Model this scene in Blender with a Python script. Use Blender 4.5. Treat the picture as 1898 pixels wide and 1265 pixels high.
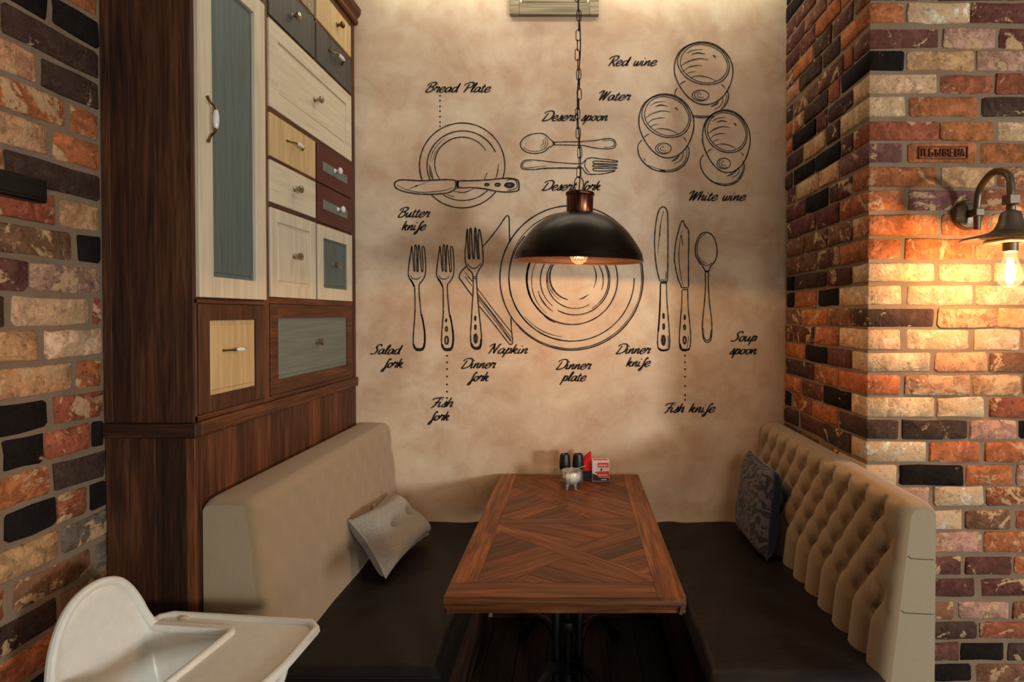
import bpy, math, random
from mathutils import Vector, Matrix
random.seed(7)
R = math.radians
scene = bpy.context.scene
col = scene.collection
for o in list(bpy.data.objects):
    bpy.data.objects.remove(o)

# ------------------------------------------------------------------ camera
F, CX, HOR, TILT, CAMZ = 1030.0, 1067.0, 583.0, R(0.8), 1.565   # focal length in pixels, vanishing point, pitch, eye height
CYP = HOR + F * math.tan(TILT)
cam_d = bpy.data.cameras.new('camera')
cam_d.sensor_width = 36.0
cam_d.lens = 36.0 * F / 1898.0
cam_d.shift_x = -(CX - 949.0) / 1898.0
cam_d.shift_y = -(632.5 - CYP) / 1898.0
cam_d.clip_start = 0.02
cam = bpy.data.objects.new('camera', cam_d)
col.objects.link(cam)
cam.location = (0, 0, CAMZ)
cam.rotation_euler = (R(90) - TILT, 0, 0)
scene.camera = cam

# ------------------------------------------------------------------ light and exposure
vs = scene.view_settings
vs.view_transform = 'Standard'
vs.look = 'None'
vs.gamma = 1.0
vs.use_curve_mapping = False
vs.exposure = 0.14
world = bpy.data.worlds.new('room_ambience')
scene.world = world
world.use_nodes = True
bg = world.node_tree.nodes['Background']
bg.inputs[0].default_value = (0.80, 0.72, 0.62, 1)
bg.inputs[1].default_value = 0.04

def area_light(name, loc, target, sx, sy, power, color):
    d = bpy.data.lights.new(name, 'AREA')
    d.shape = 'RECTANGLE'; d.size = sx; d.size_y = sy
    d.energy = power; d.color = color
    o = bpy.data.objects.new(name, d); col.objects.link(o)
    o.location = loc
    o.rotation_euler = (Vector(target) - Vector(loc)).to_track_quat('-Z', 'Y').to_euler()
    return o
def point_light(name, loc, power, color, radius=0.03):
    d = bpy.data.lights.new(name, 'POINT')
    d.energy = power; d.color = color; d.shadow_soft_size = radius
    o = bpy.data.objects.new(name, d); col.objects.link(o)
    o.location = loc
    return o
WARM = (1.0, 0.64, 0.34)
# daylight of the restaurant window far back on the right
area_light('window_daylight', (4.1, -2.0, 1.54), (-0.2, 2.6, 1.25), 0.55, 0.6, 165, (0.88, 0.97, 0.97))
# light strip hidden in the ceiling cove above the painted wall
area_light('cove_strip', (0.0, 2.765, 3.33), (0.0, 2.80, 2.6), 2.1, 0.03, 4.5, (0.88, 1.0, 0.80))
area_light('upper_wall_fill', (0.1, 2.42, 3.47), (0.1, 2.75, 1.5), 1.7, 0.15, 5.5, (1.0, 0.88, 0.74))  # unseen fill light added to wash the upper back wall
# warm fill light added behind the camera to lift the whole booth
area_light('warm_fill_light', (1.5, -2.2, 2.6), (0.2, 2.6, 1.3), 1.0, 1.0, 16, (1.0, 0.72, 0.48))
# soft daylight of the shop front straight behind the camera
area_light('front_window_daylight', (1.7, -3.6, 1.45), (0.2, 2.8, 1.0), 2.2, 1.3, 46, (0.90, 0.97, 0.93))

# ------------------------------------------------------------------ pixel measurements -> places in the room
CT, ST = math.cos(TILT), math.sin(TILT)
def ray(px, py):
    u = (px - CX) / F; v = -(py - CYP) / F
    return Vector((u, CT + v * ST, -ST + v * CT))
def atY(px, py, y):
    d = ray(px, py); t = y / d.y
    return Vector((d.x * t, y, CAMZ + d.z * t))
def atX(px, py, x):
    d = ray(px, py); t = x / d.x
    return Vector((x, d.y * t, CAMZ + d.z * t))
def atZ(px, py, z):
    d = ray(px, py); t = (z - CAMZ) / d.z
    return Vector((d.x * t, d.y * t, z))

# ------------------------------------------------------------------ objects
W = {}
def empty(name, loc, label=None, cat=None, group=None):
    o = bpy.data.objects.new(name, None); col.objects.link(o)
    o.empty_display_size = 0.1
    o.location = loc; W[o.name] = Vector(loc)
    tag(o, label, cat, group)
    return o
def tag(o, label=None, cat=None, group=None, kind=None):
    if label: o['label'] = label
    if cat: o['category'] = cat
    if group: o['group'] = group
    if kind: o['kind'] = kind
    return o
def cr(pts, n=6, closed=False):
    """Catmull-Rom through points (any dimension)"""
    P = [Vector(p) for p in pts]; out = []
    m = len(P)
    rng = range(m if closed else m - 1)
    for i in rng:
        if closed:
            a, b, c, d = P[(i-1) % m], P[i], P[(i+1) % m], P[(i+2) % m]
        else:
            b, c = P[i], P[i+1]
            a = P[i-1] if i > 0 else b * 2 - c
            d = P[i+2] if i + 2 < m else c * 2 - b
        for k in range(n):
            t = k / n
            out.append(0.5 * ((2*b) + (c - a)*t + (2*a - 5*b + 4*c - d)*t*t + (3*b - a - 3*c + d)*t*t*t))
    if not closed: out.append(P[-1])
    return out
class MB:
    def __init__(s): s.v = []; s.f = []
    def add(s, vs, fs):
        o = len(s.v); s.v += [Vector(p) for p in vs]
        s.f += [[i + o for i in f] for f in fs]
        return s
    def box(s, x0, x1, y0, y1, z0, z1, c=0.0):
        """box with chamfered edges"""
        if x1 < x0: x0, x1 = x1, x0
        if y1 < y0: y0, y1 = y1, y0
        if z1 < z0: z0, z1 = z1, z0
        if c <= 0:
            v = [(x, y, z) for z in (z0, z1) for y in (y0, y1) for x in (x0, x1)]
            return s.add(v, [(0,2,3,1),(4,5,7,6),(0,1,5,4),(2,6,7,3),(0,4,6,2),(1,3,7,5)])
        c = min(c, (x1-x0)*.45, (y1-y0)*.45, (z1-z0)*.45)
        lo = (x0, y0, z0); hi = (x1, y1, z1)
        v = []; idx = {}
        for sx in (0,1):
            for sy in (0,1):
                for sz in (0,1):
                    sg = (sx, sy, sz)
                    for ax in range(3):
                        p = []
                        for k in range(3):
                            e = hi[k] if sg[k] else lo[k]
                            if k != ax: e += (-c if sg[k] else c)
                            p.append(e)
                        idx[(sg, ax)] = len(v); v.append(p)
        f = []
        cs = [(a,b,d) for a in (0,1) for b in (0,1) for d in (0,1)]
        for ax in range(3):
            o1, o2 = [k for k in range(3) if k != ax]
            for sd in (0,1):
                q = []
                for a, b in ((0,0),(1,0),(1,1),(0,1)):
                    g = [0,0,0]; g[ax] = sd; g[o1] = a; g[o2] = b
                    q.append(idx[(tuple(g), ax)])
                flip = (sd == 0) ^ (ax == 1)
                f.append(q[::-1] if flip else q)
        for ax in range(3):      # edges along ax
            o1, o2 = [k for k in range(3) if k != ax]
            for a in (0,1):
                for b in (0,1):
                    g0 = [0,0,0]; g1 = [0,0,0]; g1[ax] = 1
                    for g in (g0, g1): g[o1] = a; g[o2] = b
                    g0 = tuple(g0); g1 = tuple(g1)
                    q = [idx[(g0,o1)], idx[(g1,o1)], idx[(g1,o2)], idx[(g0,o2)]]
                    f.append(q)
        for g in cs:
            f.append([idx[(g,0)], idx[(g,1)], idx[(g,2)]])
        return s.add(v, f)
    def loft(s, rings, closed=True, cap0=False, cap1=False):
        n = len(rings[0]); o = len(s.v)
        for r in rings: s.v += [Vector(p) for p in r]
        m = n if closed else n - 1
        for i in range(len(rings) - 1):
            for j in range(m):
                a = o + i*n + j; b = o + i*n + (j+1) % n
                s.f.append([a, b, b + n, a + n])
        if cap0: s.f.append([o + j for j in range(n)][::-1])
        if cap1: s.f.append([o + (len(rings)-1)*n + j for j in range(n)])
        return s
    def lathe(s, prof, c=(0,0,0), n=32, axis='z', cap=False):
        """prof = list of (radius, height)"""
        rings = []
        for r, h in prof:
            ring = []
            for k in range(n):
                a = 2*math.pi*k/n
                p = (r*math.cos(a), r*math.sin(a), h)
                if axis == 'x': p = (h, p[0], p[1])
                if axis == 'y': p = (p[0], h, -p[1])
                ring.append(Vector(p) + Vector(c))
            rings.append(ring)
        return s.loft(rings, True, cap, cap)
    def tube(s, pts, r, n=8, closed=False, cap=True):
        P = [Vector(p) for p in pts]; rings = []
        m = len(P)
        rr = r if isinstance(r, (list, tuple)) else [r]*m
        up = None
        for i in range(m):
            if closed: t = P[(i+1) % m] - P[i-1]
            else: t = P[min(i+1, m-1)] - P[max(i-1, 0)]
            if t.length < 1e-9: t = Vector((0,0,1))
            t.normalize()
            if up is None:
                up = Vector((0,0,1)) if abs(t.z) < .9 else Vector((1,0,0))
            a = t.cross(up)
            if a.length < 1e-6: a = t.cross(Vector((0,1,0)))
            a.normalize(); b = a.cross(t); up = b
            rings.append([P[i] + rr[i]*(math.cos(2*math.pi*k/n)*a + math.sin(2*math.pi*k/n)*b) for k in range(n)])
        if closed:
            rings.append(rings[0])
            return s.loft(rings, True)
        return s.loft(rings, True, cap, cap)
    def prism(s, poly, z0, z1, c=0.0):
        """polygon (x, y) counter-clockwise, extruded in z with a chamfered top rim"""
        n = len(poly)
        def ins(d):
            out = []
            for i in range(n):
                p0, p1, p2 = Vector(poly[i-1]), Vector(poly[i]), Vector(poly[(i+1) % n])
                a = (p1-p0).normalized(); b = (p2-p1).normalized()
                na = Vector((-a.y, a.x)); nb = Vector((-b.y, b.x))
                m = na + nb
                k = m.dot(na)
                out.append(p1 + m * (d / k if abs(k) > .2 else d))
            return out
        rings = [[(p[0], p[1], z0) for p in poly]]
        if c > 0:
            rings.append([(p[0], p[1], z1 - c) for p in poly])
            rings.append([(p.x, p.y, z1) for p in ins(c)])
        else:
            rings.append([(p[0], p[1], z1) for p in poly])
        return s.loft(rings, True, True, True)
    def xf(s, M):
        s.v = [M @ p for p in s.v]; return s
    def build(s, name, material, parent=None, smooth=0.6, rotz=0.0, origin=None):
        lo = Vector([min(p[k] for p in s.v) for k in range(3)])
        hi = Vector([max(p[k] for p in s.v) for k in range(3)])
        c = (lo + hi) / 2
        if parent is None: c.z = lo.z
        if origin is not None: c = Vector(origin)
        rot = Matrix.Rotation(-rotz, 3, 'Z')
        me = bpy.data.meshes.new(name)
        me.from_pydata([(rot @ (p - c)) for p in s.v], [], s.f)
        me.update()
        import bmesh
        bm = bmesh.new(); bm.from_mesh(me)
        bmesh.ops.recalc_face_normals(bm, faces=bm.faces)
        bm.to_mesh(me); bm.free()
        if smooth:
            me.polygons.foreach_set('use_smooth', [True]*len(me.polygons))
            me.set_sharp_from_angle(angle=smooth)
        if isinstance(material, (list, tuple)):
            for m in material: me.materials.append(m)
        else: me.materials.append(material)
        o = bpy.data.objects.new(name, me); col.objects.link(o)
        o.rotation_euler = (0, 0, rotz)
        if parent is not None:
            o.parent = parent
            o.location = c - W[parent.name]
        else: o.location = c
        W[o.name] = c
        return o
def ball(mb, c, r, n=12, m=8, sc=(1,1,1)):
    rings = []
    for i in range(m + 1):
        a = math.pi * i / m
        a = min(max(a, 0.02), math.pi - 0.02)
        rings.append([(c[0] + sc[0]*r*math.sin(a)*math.cos(2*math.pi*k/n), c[1] + sc[1]*r*math.sin(a)*math.sin(2*math.pi*k/n), c[2] + sc[2]*r*math.cos(a)) for k in range(n)])
    return mb.loft(rings, True, True, True)

# ------------------------------------------------------------------ materials
def srgb(r, g, b):
    def f(c):
        c /= 255.0
        return c/12.92 if c <= .04045 else ((c + .055)/1.055)**2.4
    return (f(r), f(g), f(b), 1)
class NT:
    def __init__(s, name):
        s.m = bpy.data.materials.new(name); s.m.use_nodes = True
        s.t = s.m.node_tree
        s.b = s.t.nodes['Principled BSDF']
    def n(s, typ, ins=None, **at):
        nd = s.t.nodes.new(typ)
        for k, v in at.items(): setattr(nd, k, v)
        for k, v in (ins or {}).items(): s.set(nd, k, v)
        return nd
    def set(s, nd, k, v):
        i = nd.inputs[k]
        if isinstance(v, bpy.types.NodeSocket): s.t.links.new(v, i)
        elif isinstance(v, bpy.types.Node): s.t.links.new(v.outputs[0], i)
        else: i.default_value = v
    def p(s, **kw):
        for k, v in kw.items(): s.set(s.b, k.replace('_', ' '), v)
        return s
    def coords(s, scale=(1,1,1), rand=True, kind='Object'):
        tc = s.n('ShaderNodeTexCoord').outputs[kind]
        mp = s.n('ShaderNodeMapping', {'Vector': tc, 'Scale': scale})
        if rand:
            oi = s.n('ShaderNodeObjectInfo')
            r = s.n('ShaderNodeMath', {0: oi.outputs['Random'], 1: 37.0}, operation='MULTIPLY')
            s.set(mp, 'Location', r)
        return mp.outputs[0]
    def noise(s, vec, scale=5, detail=4, rough=.55, dist=0.0):
        return s.n('ShaderNodeTexNoise', {'Vector': vec, 'Scale': scale, 'Detail': detail, 'Roughness': rough, 'Distortion': dist}).outputs[0]
    def ramp(s, fac, stops, interp='LINEAR'):
        nd = s.n('ShaderNodeValToRGB', {'Fac': fac})
        e = nd.color_ramp.elements
        nd.color_ramp.interpolation = interp
        while len(e) < len(stops): e.new(.5)
        for k, (p, c) in enumerate(stops):
            e[k].position = p
            e[k].color = c if len(c) == 4 else (*c, 1)
        return nd.outputs[0]
    def mix(s, fac, a, b, mode='MIX'):
        nd = s.n('ShaderNodeMix', data_type='RGBA', blend_type=mode)
        s.set(nd, 0, fac); s.set(nd, 6, a); s.set(nd, 7, b)
        return nd.outputs[2]
    def bump(s, h, strength=.3, dist=.01, prev=None):
        nd = s.n('ShaderNodeBump', {'Height': h, 'Strength': strength, 'Distance': dist})
        if prev is not None: s.set(nd, 'Normal', prev)
        return nd.outputs[0]
    def math(s, op, a, b=0.0):
        return s.n('ShaderNodeMath', {0: a, 1: b}, operation=op).outputs[0]

def wood(name, dark, mid, light, axis='z', s=1.0, rough=.5, grain=.35, vary=.35, bump=.25):
    k = NT(name)
    sc = {'x': (2.2*s, 26*s, 26*s), 'y': (26*s, 2.2*s, 26*s), 'z': (26*s, 26*s, 2.2*s)}[axis]
    sf = {'x': (5*s, 190*s, 190*s), 'y': (190*s, 5*s, 190*s), 'z': (150*s, 150*s, 6*s)}[axis]
    v = k.coords(sc); vf = k.coords(sf)
    a = k.noise(v, 1.0, 5, .6, 1.2)
    b = k.noise(vf, 1.0, 3, .6)
    c = k.ramp(a, [(.25, dark), (.5, mid), (.75, light)])
    pores = k.ramp(b, [(.36, (0,0,0)), (.56, (1,1,1))])
    c = k.mix(grain, c, k.mix(1.0, c, pores, 'MULTIPLY'))
    oi = k.n('ShaderNodeObjectInfo')
    hv = k.n('ShaderNodeHueSaturation', {'Color': c, 'Value': k.math('ADD', k.math('MULTIPLY', oi.outputs['Random'], vary), 1 - vary/2)})
    k.p(Base_Color=hv.outputs[0], Roughness=rough, Specular_IOR_Level=.3, Normal=k.bump(b, bump, .002))
    return k.m
def paint(name, c, worn, s=1.0, axis='z', rough=.55, amount=.35):
    """painted oak with the grain showing through"""
    k = NT(name)
    sc = {'x': (2.5*s, 45*s, 45*s), 'y': (45*s, 2.5*s, 45*s), 'z': (45*s, 45*s, 2.5*s)}[axis]
    a = k.noise(k.coords(sc), 1.0, 4, .65, .8)
    f = k.ramp(a, [(.42, (0,0,0)), (.68, (1,1,1))])
    f2 = k.math('MULTIPLY', f, amount)
    k.p(Base_Color=k.mix(f2, c, worn), Roughness=rough, Normal=k.bump(a, .25, .002))
    return k.m
def plain(name, c, rough=.5, metal=0.0, **kw):
    k = NT(name)
    v = k.coords((1,1,1))
    a = k.noise(v, 40, 3)
    c2 = tuple(x*.8 for x in c[:3]) + (1,)
    k.p(Base_Color=k.mix(a, c, c2), Roughness=rough, Metallic=metal, **kw)
    return k.m
def fabric(name, c1, c2, weave=700, bump=.35, rough=.95, sheen=.25):
    k = NT(name)
    v = k.coords((1,1,1), rand=False)
    a = k.noise(v, weave, 2, .7)
    b = k.noise(v, 9, 3, .6)
    t = k.mix(k.ramp(a, [(.3, (0,0,0)), (.7, (1,1,1))]), c1, c2)
    t = k.mix(k.math('MULTIPLY', b, .3), t, tuple(x*.7 for x in c1[:3]) + (1,))
    k.p(Base_Color=t, Roughness=rough, Sheen_Weight=sheen, Normal=k.bump(a, bump, .0015))
    return k.m
def glass(name, c=(1,1,1,1), glow=None, power=0.0, haze=0.0):
    """thin clear glass: lets light straight through, reflects at grazing angles"""
    k = NT(name)
    fr = k.n('ShaderNodeFresnel', {'IOR': 1.45})
    tr = k.n('ShaderNodeBsdfTransparent', {'Color': c}); gl = k.n('ShaderNodeBsdfGlossy', {'Roughness': .03})
    fac = k.math('ADD', k.math('MULTIPLY', fr.outputs[0], .5), .03)
    mx = k.n('ShaderNodeMixShader', {0: fac}); k.set(mx, 1, tr.outputs[0]); k.set(mx, 2, gl.outputs[0])
    out = mx.outputs[0]
    if haze:
        df = k.n('ShaderNodeBsdfDiffuse', {'Color': (.9,.88,.84,1)})
        m2 = k.n('ShaderNodeMixShader', {0: haze}); k.set(m2, 1, out); k.set(m2, 2, df.outputs[0]); out = m2.outputs[0]
    if glow:
        em = k.n('ShaderNodeEmission', {'Color': glow, 'Strength': power})
        ad = k.n('ShaderNodeAddShader'); k.set(ad, 0, out); k.set(ad, 1, em.outputs[0]); out = ad.outputs[0]
    k.t.links.new(out, k.t.nodes['Material Output'].inputs[0])
    return k.m

M = {}
# old reclaimed brick: colour and lime smear come from each brick's own colour
k = NT('reclaimed_brick')
oi = k.n('ShaderNodeObjectInfo')
v = k.coords((1,1,1))
base = oi.outputs['Color']
n1 = k.noise(v, 16, 6, .66, .7); n2 = k.noise(v, 75, 4, .65); n3 = k.noise(v, 7.5, 6, .66, 1.6); n4 = k.noise(v, 24, 4, .62, .8)
c = k.mix(k.ramp(n1, [(.40, (0,0,0)), (.62, (1,1,1))]), base, k.mix(.42, base, (.030,.013,.010,1)))
hs = k.n('ShaderNodeHueSaturation', {'Color': base, 'Value': 1.45, 'Saturation': .98})
c = k.mix(k.math('MULTIPLY', k.ramp(n4, [(.50, (0,0,0)), (.60, (1,1,1))]), .6), c, hs.outputs[0])
thr = k.math('SUBTRACT', .665, k.math('MULTIPLY', oi.outputs['Alpha'], .29))
sm = k.math('MULTIPLY', k.math('SUBTRACT', k.math('ADD', k.math('MULTIPLY', n3, .84), k.math('MULTIPLY', n2, .16)), thr), 30.0)
sm = k.n('ShaderNodeClamp', {0: sm}).outputs[0]
lime = k.mix(n4, srgb(208,166,122), srgb(172,134,100))
c = k.mix(k.math('MULTIPLY', sm, .88), c, lime)
pit = k.ramp(n2, [(.33, (.22,.17,.15)), (.43, (1,1,1))])
c = k.mix(.55, c, k.mix(1.0, c, pit, 'MULTIPLY'))
bp = k.bump(n2, .7, .005); bp = k.bump(n1, .8, .012, bp); bp = k.bump(sm, .25, .002, bp)
k.p(Base_Color=c, Roughness=.95, Specular_IOR_Level=.15, Normal=bp)
M['brick'] = k.m
k = NT('mortar')
v = k.coords((1,1,1), rand=False)
a = k.noise(v, 240, 4, .7); b = k.noise(v, 12, 4)
k.p(Base_Color=k.mix(b, srgb(142,116,92), srgb(106,84,65)), Roughness=.97, Normal=k.bump(b, .4, .006, k.bump(a, .6, .003)))
M['mortar'] = k.m
# parchment-like painted plaster
k = NT('parchment_plaster')
v = k.coords((1,1,1), rand=False)
a = k.noise(v, 1.7, 6, .62, .8); b = k.noise(v, 6.5, 5, .6, .4); d = k.noise(v, 300, 2, .6)
c = k.ramp(a, [(.28, srgb(182,149,122)), (.5, srgb(208,178,150)), (.72, srgb(224,202,174))])
c = k.mix(k.math('MULTIPLY', k.ramp(b, [(.46, (0,0,0)), (.66, (1,1,1))]), .55), c, srgb(184,142,110))
c = k.mix(k.math('MULTIPLY', k.ramp(b, [(.27, (1,1,1)), (.42, (0,0,0))]), .4), c, srgb(230,210,180))
k.p(Base_Color=c, Roughness=.85, Normal=k.bump(d, .15, .001, k.bump(b, .08, .01)))
M['plaster'] = k.m
M['ink'] = plain('mural_ink', srgb(42,28,20), .8)
D1, D2, D3 = srgb(40,22,14), srgb(66,37,22), srgb(98,58,33)
for ax in 'xyz':
    M['oak_'+ax] = wood('dark_oak_'+ax, D1, D2, D3, ax, 1.0, .6, .5, .95)
M['oak_red'] = wood('red_oak', srgb(56,29,15), srgb(88,48,26), srgb(116,68,38), 'z', 1.0, .55, .45, .8)
M['oak_redy'] = wood('red_oak_rail', srgb(56,29,15), srgb(88,48,26), srgb(116,68,38), 'y', 1.0, .55, .45, .35)
M['table'] = wood('table_oak', srgb(60,29,14), srgb(108,58,28), srgb(150,90,46), 'x', .9, .38, .55, .8, .3)
M['white'] = paint('white_painted_oak', srgb(204,186,160), srgb(140,120,95), 1.0, 'z')
M['white_y'] = paint('white_painted_oak_rail', srgb(204,186,160), srgb(140,120,95), 1.0, 'y')
M['teal'] = paint('grey_blue_painted_oak', srgb(86,95,90), srgb(56,62,57), 1.2, 'z', .6, .5)
M['teal_y'] = paint('grey_blue_painted_oak_wide', srgb(106,109,101), srgb(72,74,67), 1.2, 'y', .6, .5)
M['ochre'] = paint('ochre_painted_oak', srgb(194,162,114), srgb(144,108,68), .8, 'z', .55, .5)
M['charcoal'] = paint('charcoal_painted_oak', srgb(72,68,62), srgb(34,30,28), 1.0, 'z', .55, .6)
M['maroon'] = paint('maroon_painted_oak', srgb(84,26,22), srgb(48,14,12), 1.0, 'y', .5, .5)
M['brass'] = plain('aged_brass', srgb(120,92,52), .35, 1.0)
M['nickel'] = plain('aged_nickel', srgb(176,164,146), .28, 1.0)
M['porcelain'] = plain('white_porcelain', srgb(228,220,212), .12)
M['paleoak'] = wood('pale_oak', srgb(112,94,70), srgb(146,126,98), srgb(176,156,126), 'x', 1.0, .5, .4, .15)
M['linen'] = fabric('beige_linen', srgb(160,130,97), srgb(132,106,77), 900, .4)
M['linen_daylit'] = fabric('daylit_beige_linen', srgb(168,146,116), srgb(142,122,96), 900, .4)  # same linen for the bench ends, with cool daylight put into the colour
M['wool'] = fabric('grey_wool', srgb(164,152,138), srgb(104,96,86), 300, .6)
M['navy'] = fabric('navy_velvet', srgb(32,42,60), srgb(22,29,44), 500, .3, .85, .2)
k = NT('brown_leatherette')
v = k.coords((1,1,1), rand=False)
a = k.noise(v, 420, 3, .6); b = k.noise(k.coords((2.2, 9, 3), rand=False), 1.5, 2, .45, 1.2)
k.p(Base_Color=k.mix(b, srgb(28,18,14), srgb(18,12,10)), Roughness=.5, Specular_IOR_Level=.25, Normal=k.bump(b, .25, .012, k.bump(a, .2, .001)))
M['leather'] = k.m
k = NT('damask_fabric')
v = k.coords((1,1,1), rand=False)
wv = k.n('ShaderNodeTexWave', {'Vector': v, 'Scale': 7.0, 'Distortion': 14.0, 'Detail': 2.0, 'Detail Scale': 2.2}, bands_direction='DIAGONAL')
f = k.ramp(wv.outputs[0], [(.42, (0,0,0)), (.55, (1,1,1))])
k.p(Base_Color=k.mix(f, srgb(40,34,37), srgb(86,76,78)), Roughness=.8, Sheen_Weight=.1, Normal=k.bump(f, .3, .002))
M['damask'] = k.m
k = NT('bronzed_metal')
v = k.coords((1,1,1), rand=False)
a = k.noise(v, 7, 4, .6); b = k.noise(k.coords((60,60,2), rand=False), 2, 3)
k.p(Base_Color=k.mix(a, srgb(46,34,26), srgb(24,18,15)), Metallic=.85, Roughness=k.math('ADD', k.math('MULTIPLY', a, .2), .2))
M['bronze'] = k.m
k = NT('copper_brushed')
a = k.noise(k.coords((70,70,3), rand=False), 2, 4, .7)
k.p(Base_Color=k.mix(k.ramp(a, [(.35,(0,0,0)),(.65,(1,1,1))]), srgb(38,22,16), srgb(128,78,54)), Metallic=.9, Roughness=.3)
M['copper'] = k.m
M['shade_in'] = plain('shade_inside_copper', srgb(60,30,14), .5, .5)
M['sconce'] = plain('weathered_steel', srgb(112,94,74), .45, .7)
M['iron'] = plain('black_cast_iron', srgb(14,12,12), .45, .3)
M['black'] = plain('black_plastic', srgb(16,15,15), .42)
M['blackbox'] = plain('black_gloss_metal', srgb(10,9,9), .35)
M['glass'] = glass('clear_glass', (.96,.96,.95,1), haze=.05)
M['cut_glass'] = glass('cut_glass', (.97,.97,.96,1), haze=.13)
M['bulb_dim'] = glass('amber_bulb_glass', (1,.92,.78,1), (1.0,.62,.25,1), .22)
M['bulb_hot'] = glass('lit_bulb_glass', (1,.96,.88,1), (1.0,.66,.32,1), .3)
M['plastic'] = plain('white_plastic', srgb(226,218,206), .32)
M['salt'] = plain('white_salt', srgb(226,216,200), .9)
M['pepper'] = plain('ground_pepper', srgb(46,38,34), .9)
M['red_paper'] = plain('red_paper', srgb(206,20,16), .8)
M['ceiling'] = plain('white_ceiling', srgb(206,200,188), .9)
M['floor'] = wood('floor_board', srgb(26,17,12), srgb(46,29,20), srgb(62,40,26), 'y', 1.0, .5, .4, .5)
M['seam'] = plain('seam_thread', srgb(92,78,60), .95)
def emit(name, c, s):
    k = NT(name); k.p(Base_Color=(0,0,0,1), Emission_Color=c, Emission_Strength=s); return k.m
M['filament_hot'] = emit('glowing_filament', (1.0, .62, .28, 1), 60.0)
M['filament'] = emit('dim_filament', (1.0, .60, .24, 1), 4.0)
# ------------------------------------------------------------------ the room
YB = 2.85            # painted back wall
YP = 2.036           # front face of the brick pier on the right
XR = 1.069           # alcove side of that pier
XL = -1.39           # brick wall on the left
XC = -1.126          # front of the tall cabinet
YC = 1.634           # near side of the cabinet
ZT = 3.5             # ceiling
def struct(name, mb, m, label, smooth=0.6):
    o = mb.build(name, m, None, smooth)
    tag(o, label, 'wall' if 'wall' in name else name.split('_')[0], kind='structure')
    return o
floor = struct('floor', MB().box(-1.6, 2.6, -0.6, 3.0, -0.06, -0.012), M['floor'], 'dark brown wooden floor under the dining booth')
n = 0
x = -1.39
while x < 2.4:
    y0 = -0.6 + 0.5 * (n % 2) * .7
    for a, b in ((-0.6, .35 + .5*(n % 2)), (.352 + .5*(n % 2), 1.7 + .4*(n % 2)), (1.702 + .4*(n % 2), YB)):
        MB().box(x, x + .138, a, b, -0.012, 0.0, .002).build('floor_board', M['floor'], floor)
    x += .14; n += 1
ceiling = struct('ceiling', MB().box(-1.6, 2.6, -0.6, 3.0, ZT, ZT + .08), M['ceiling'], 'pale plastered ceiling above the dining alcove')
wall_back = struct('wall_back', MB().box(-1.6, XR + .03, YB, YB + .1, 0, ZT), M['plaster'], 'beige parchment plaster wall painted with a table setting')
base_b = MB().box(-.426, .410, YB - .014, YB - .0005, .0005, .09, .003).build('baseboard_back', M['oak_x'])
tag(base_b, 'dark oak baseboard on the back wall under the table', 'baseboard', kind='structure')
wall_left = struct('wall_left', MB().box(XL - .1, XL - .0055, -.2, 3.0, 0, ZT), M['mortar'], 'old red brick wall behind the white high chair')
wall_right = struct('wall_right', MB().add(*(lambda: (
    [(XR+.0055, YP+.0055, 0), (2.6, YP+.0055, 0), (2.6, 2.95, 0), (XR+.0055, 2.95, 0),
     (XR+.0055, YP+.0055, ZT), (2.6, YP+.0055, ZT), (2.6, 2.95, ZT), (XR+.0055, 2.95, ZT)],
    [(0,3,2,1),(4,5,6,7),(0,1,5,4),(1,2,6,5),(2,3,7,6),(3,0,4,7)]))()), M['mortar'], 'reclaimed brick pier carrying the lit wall sconce')

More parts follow.
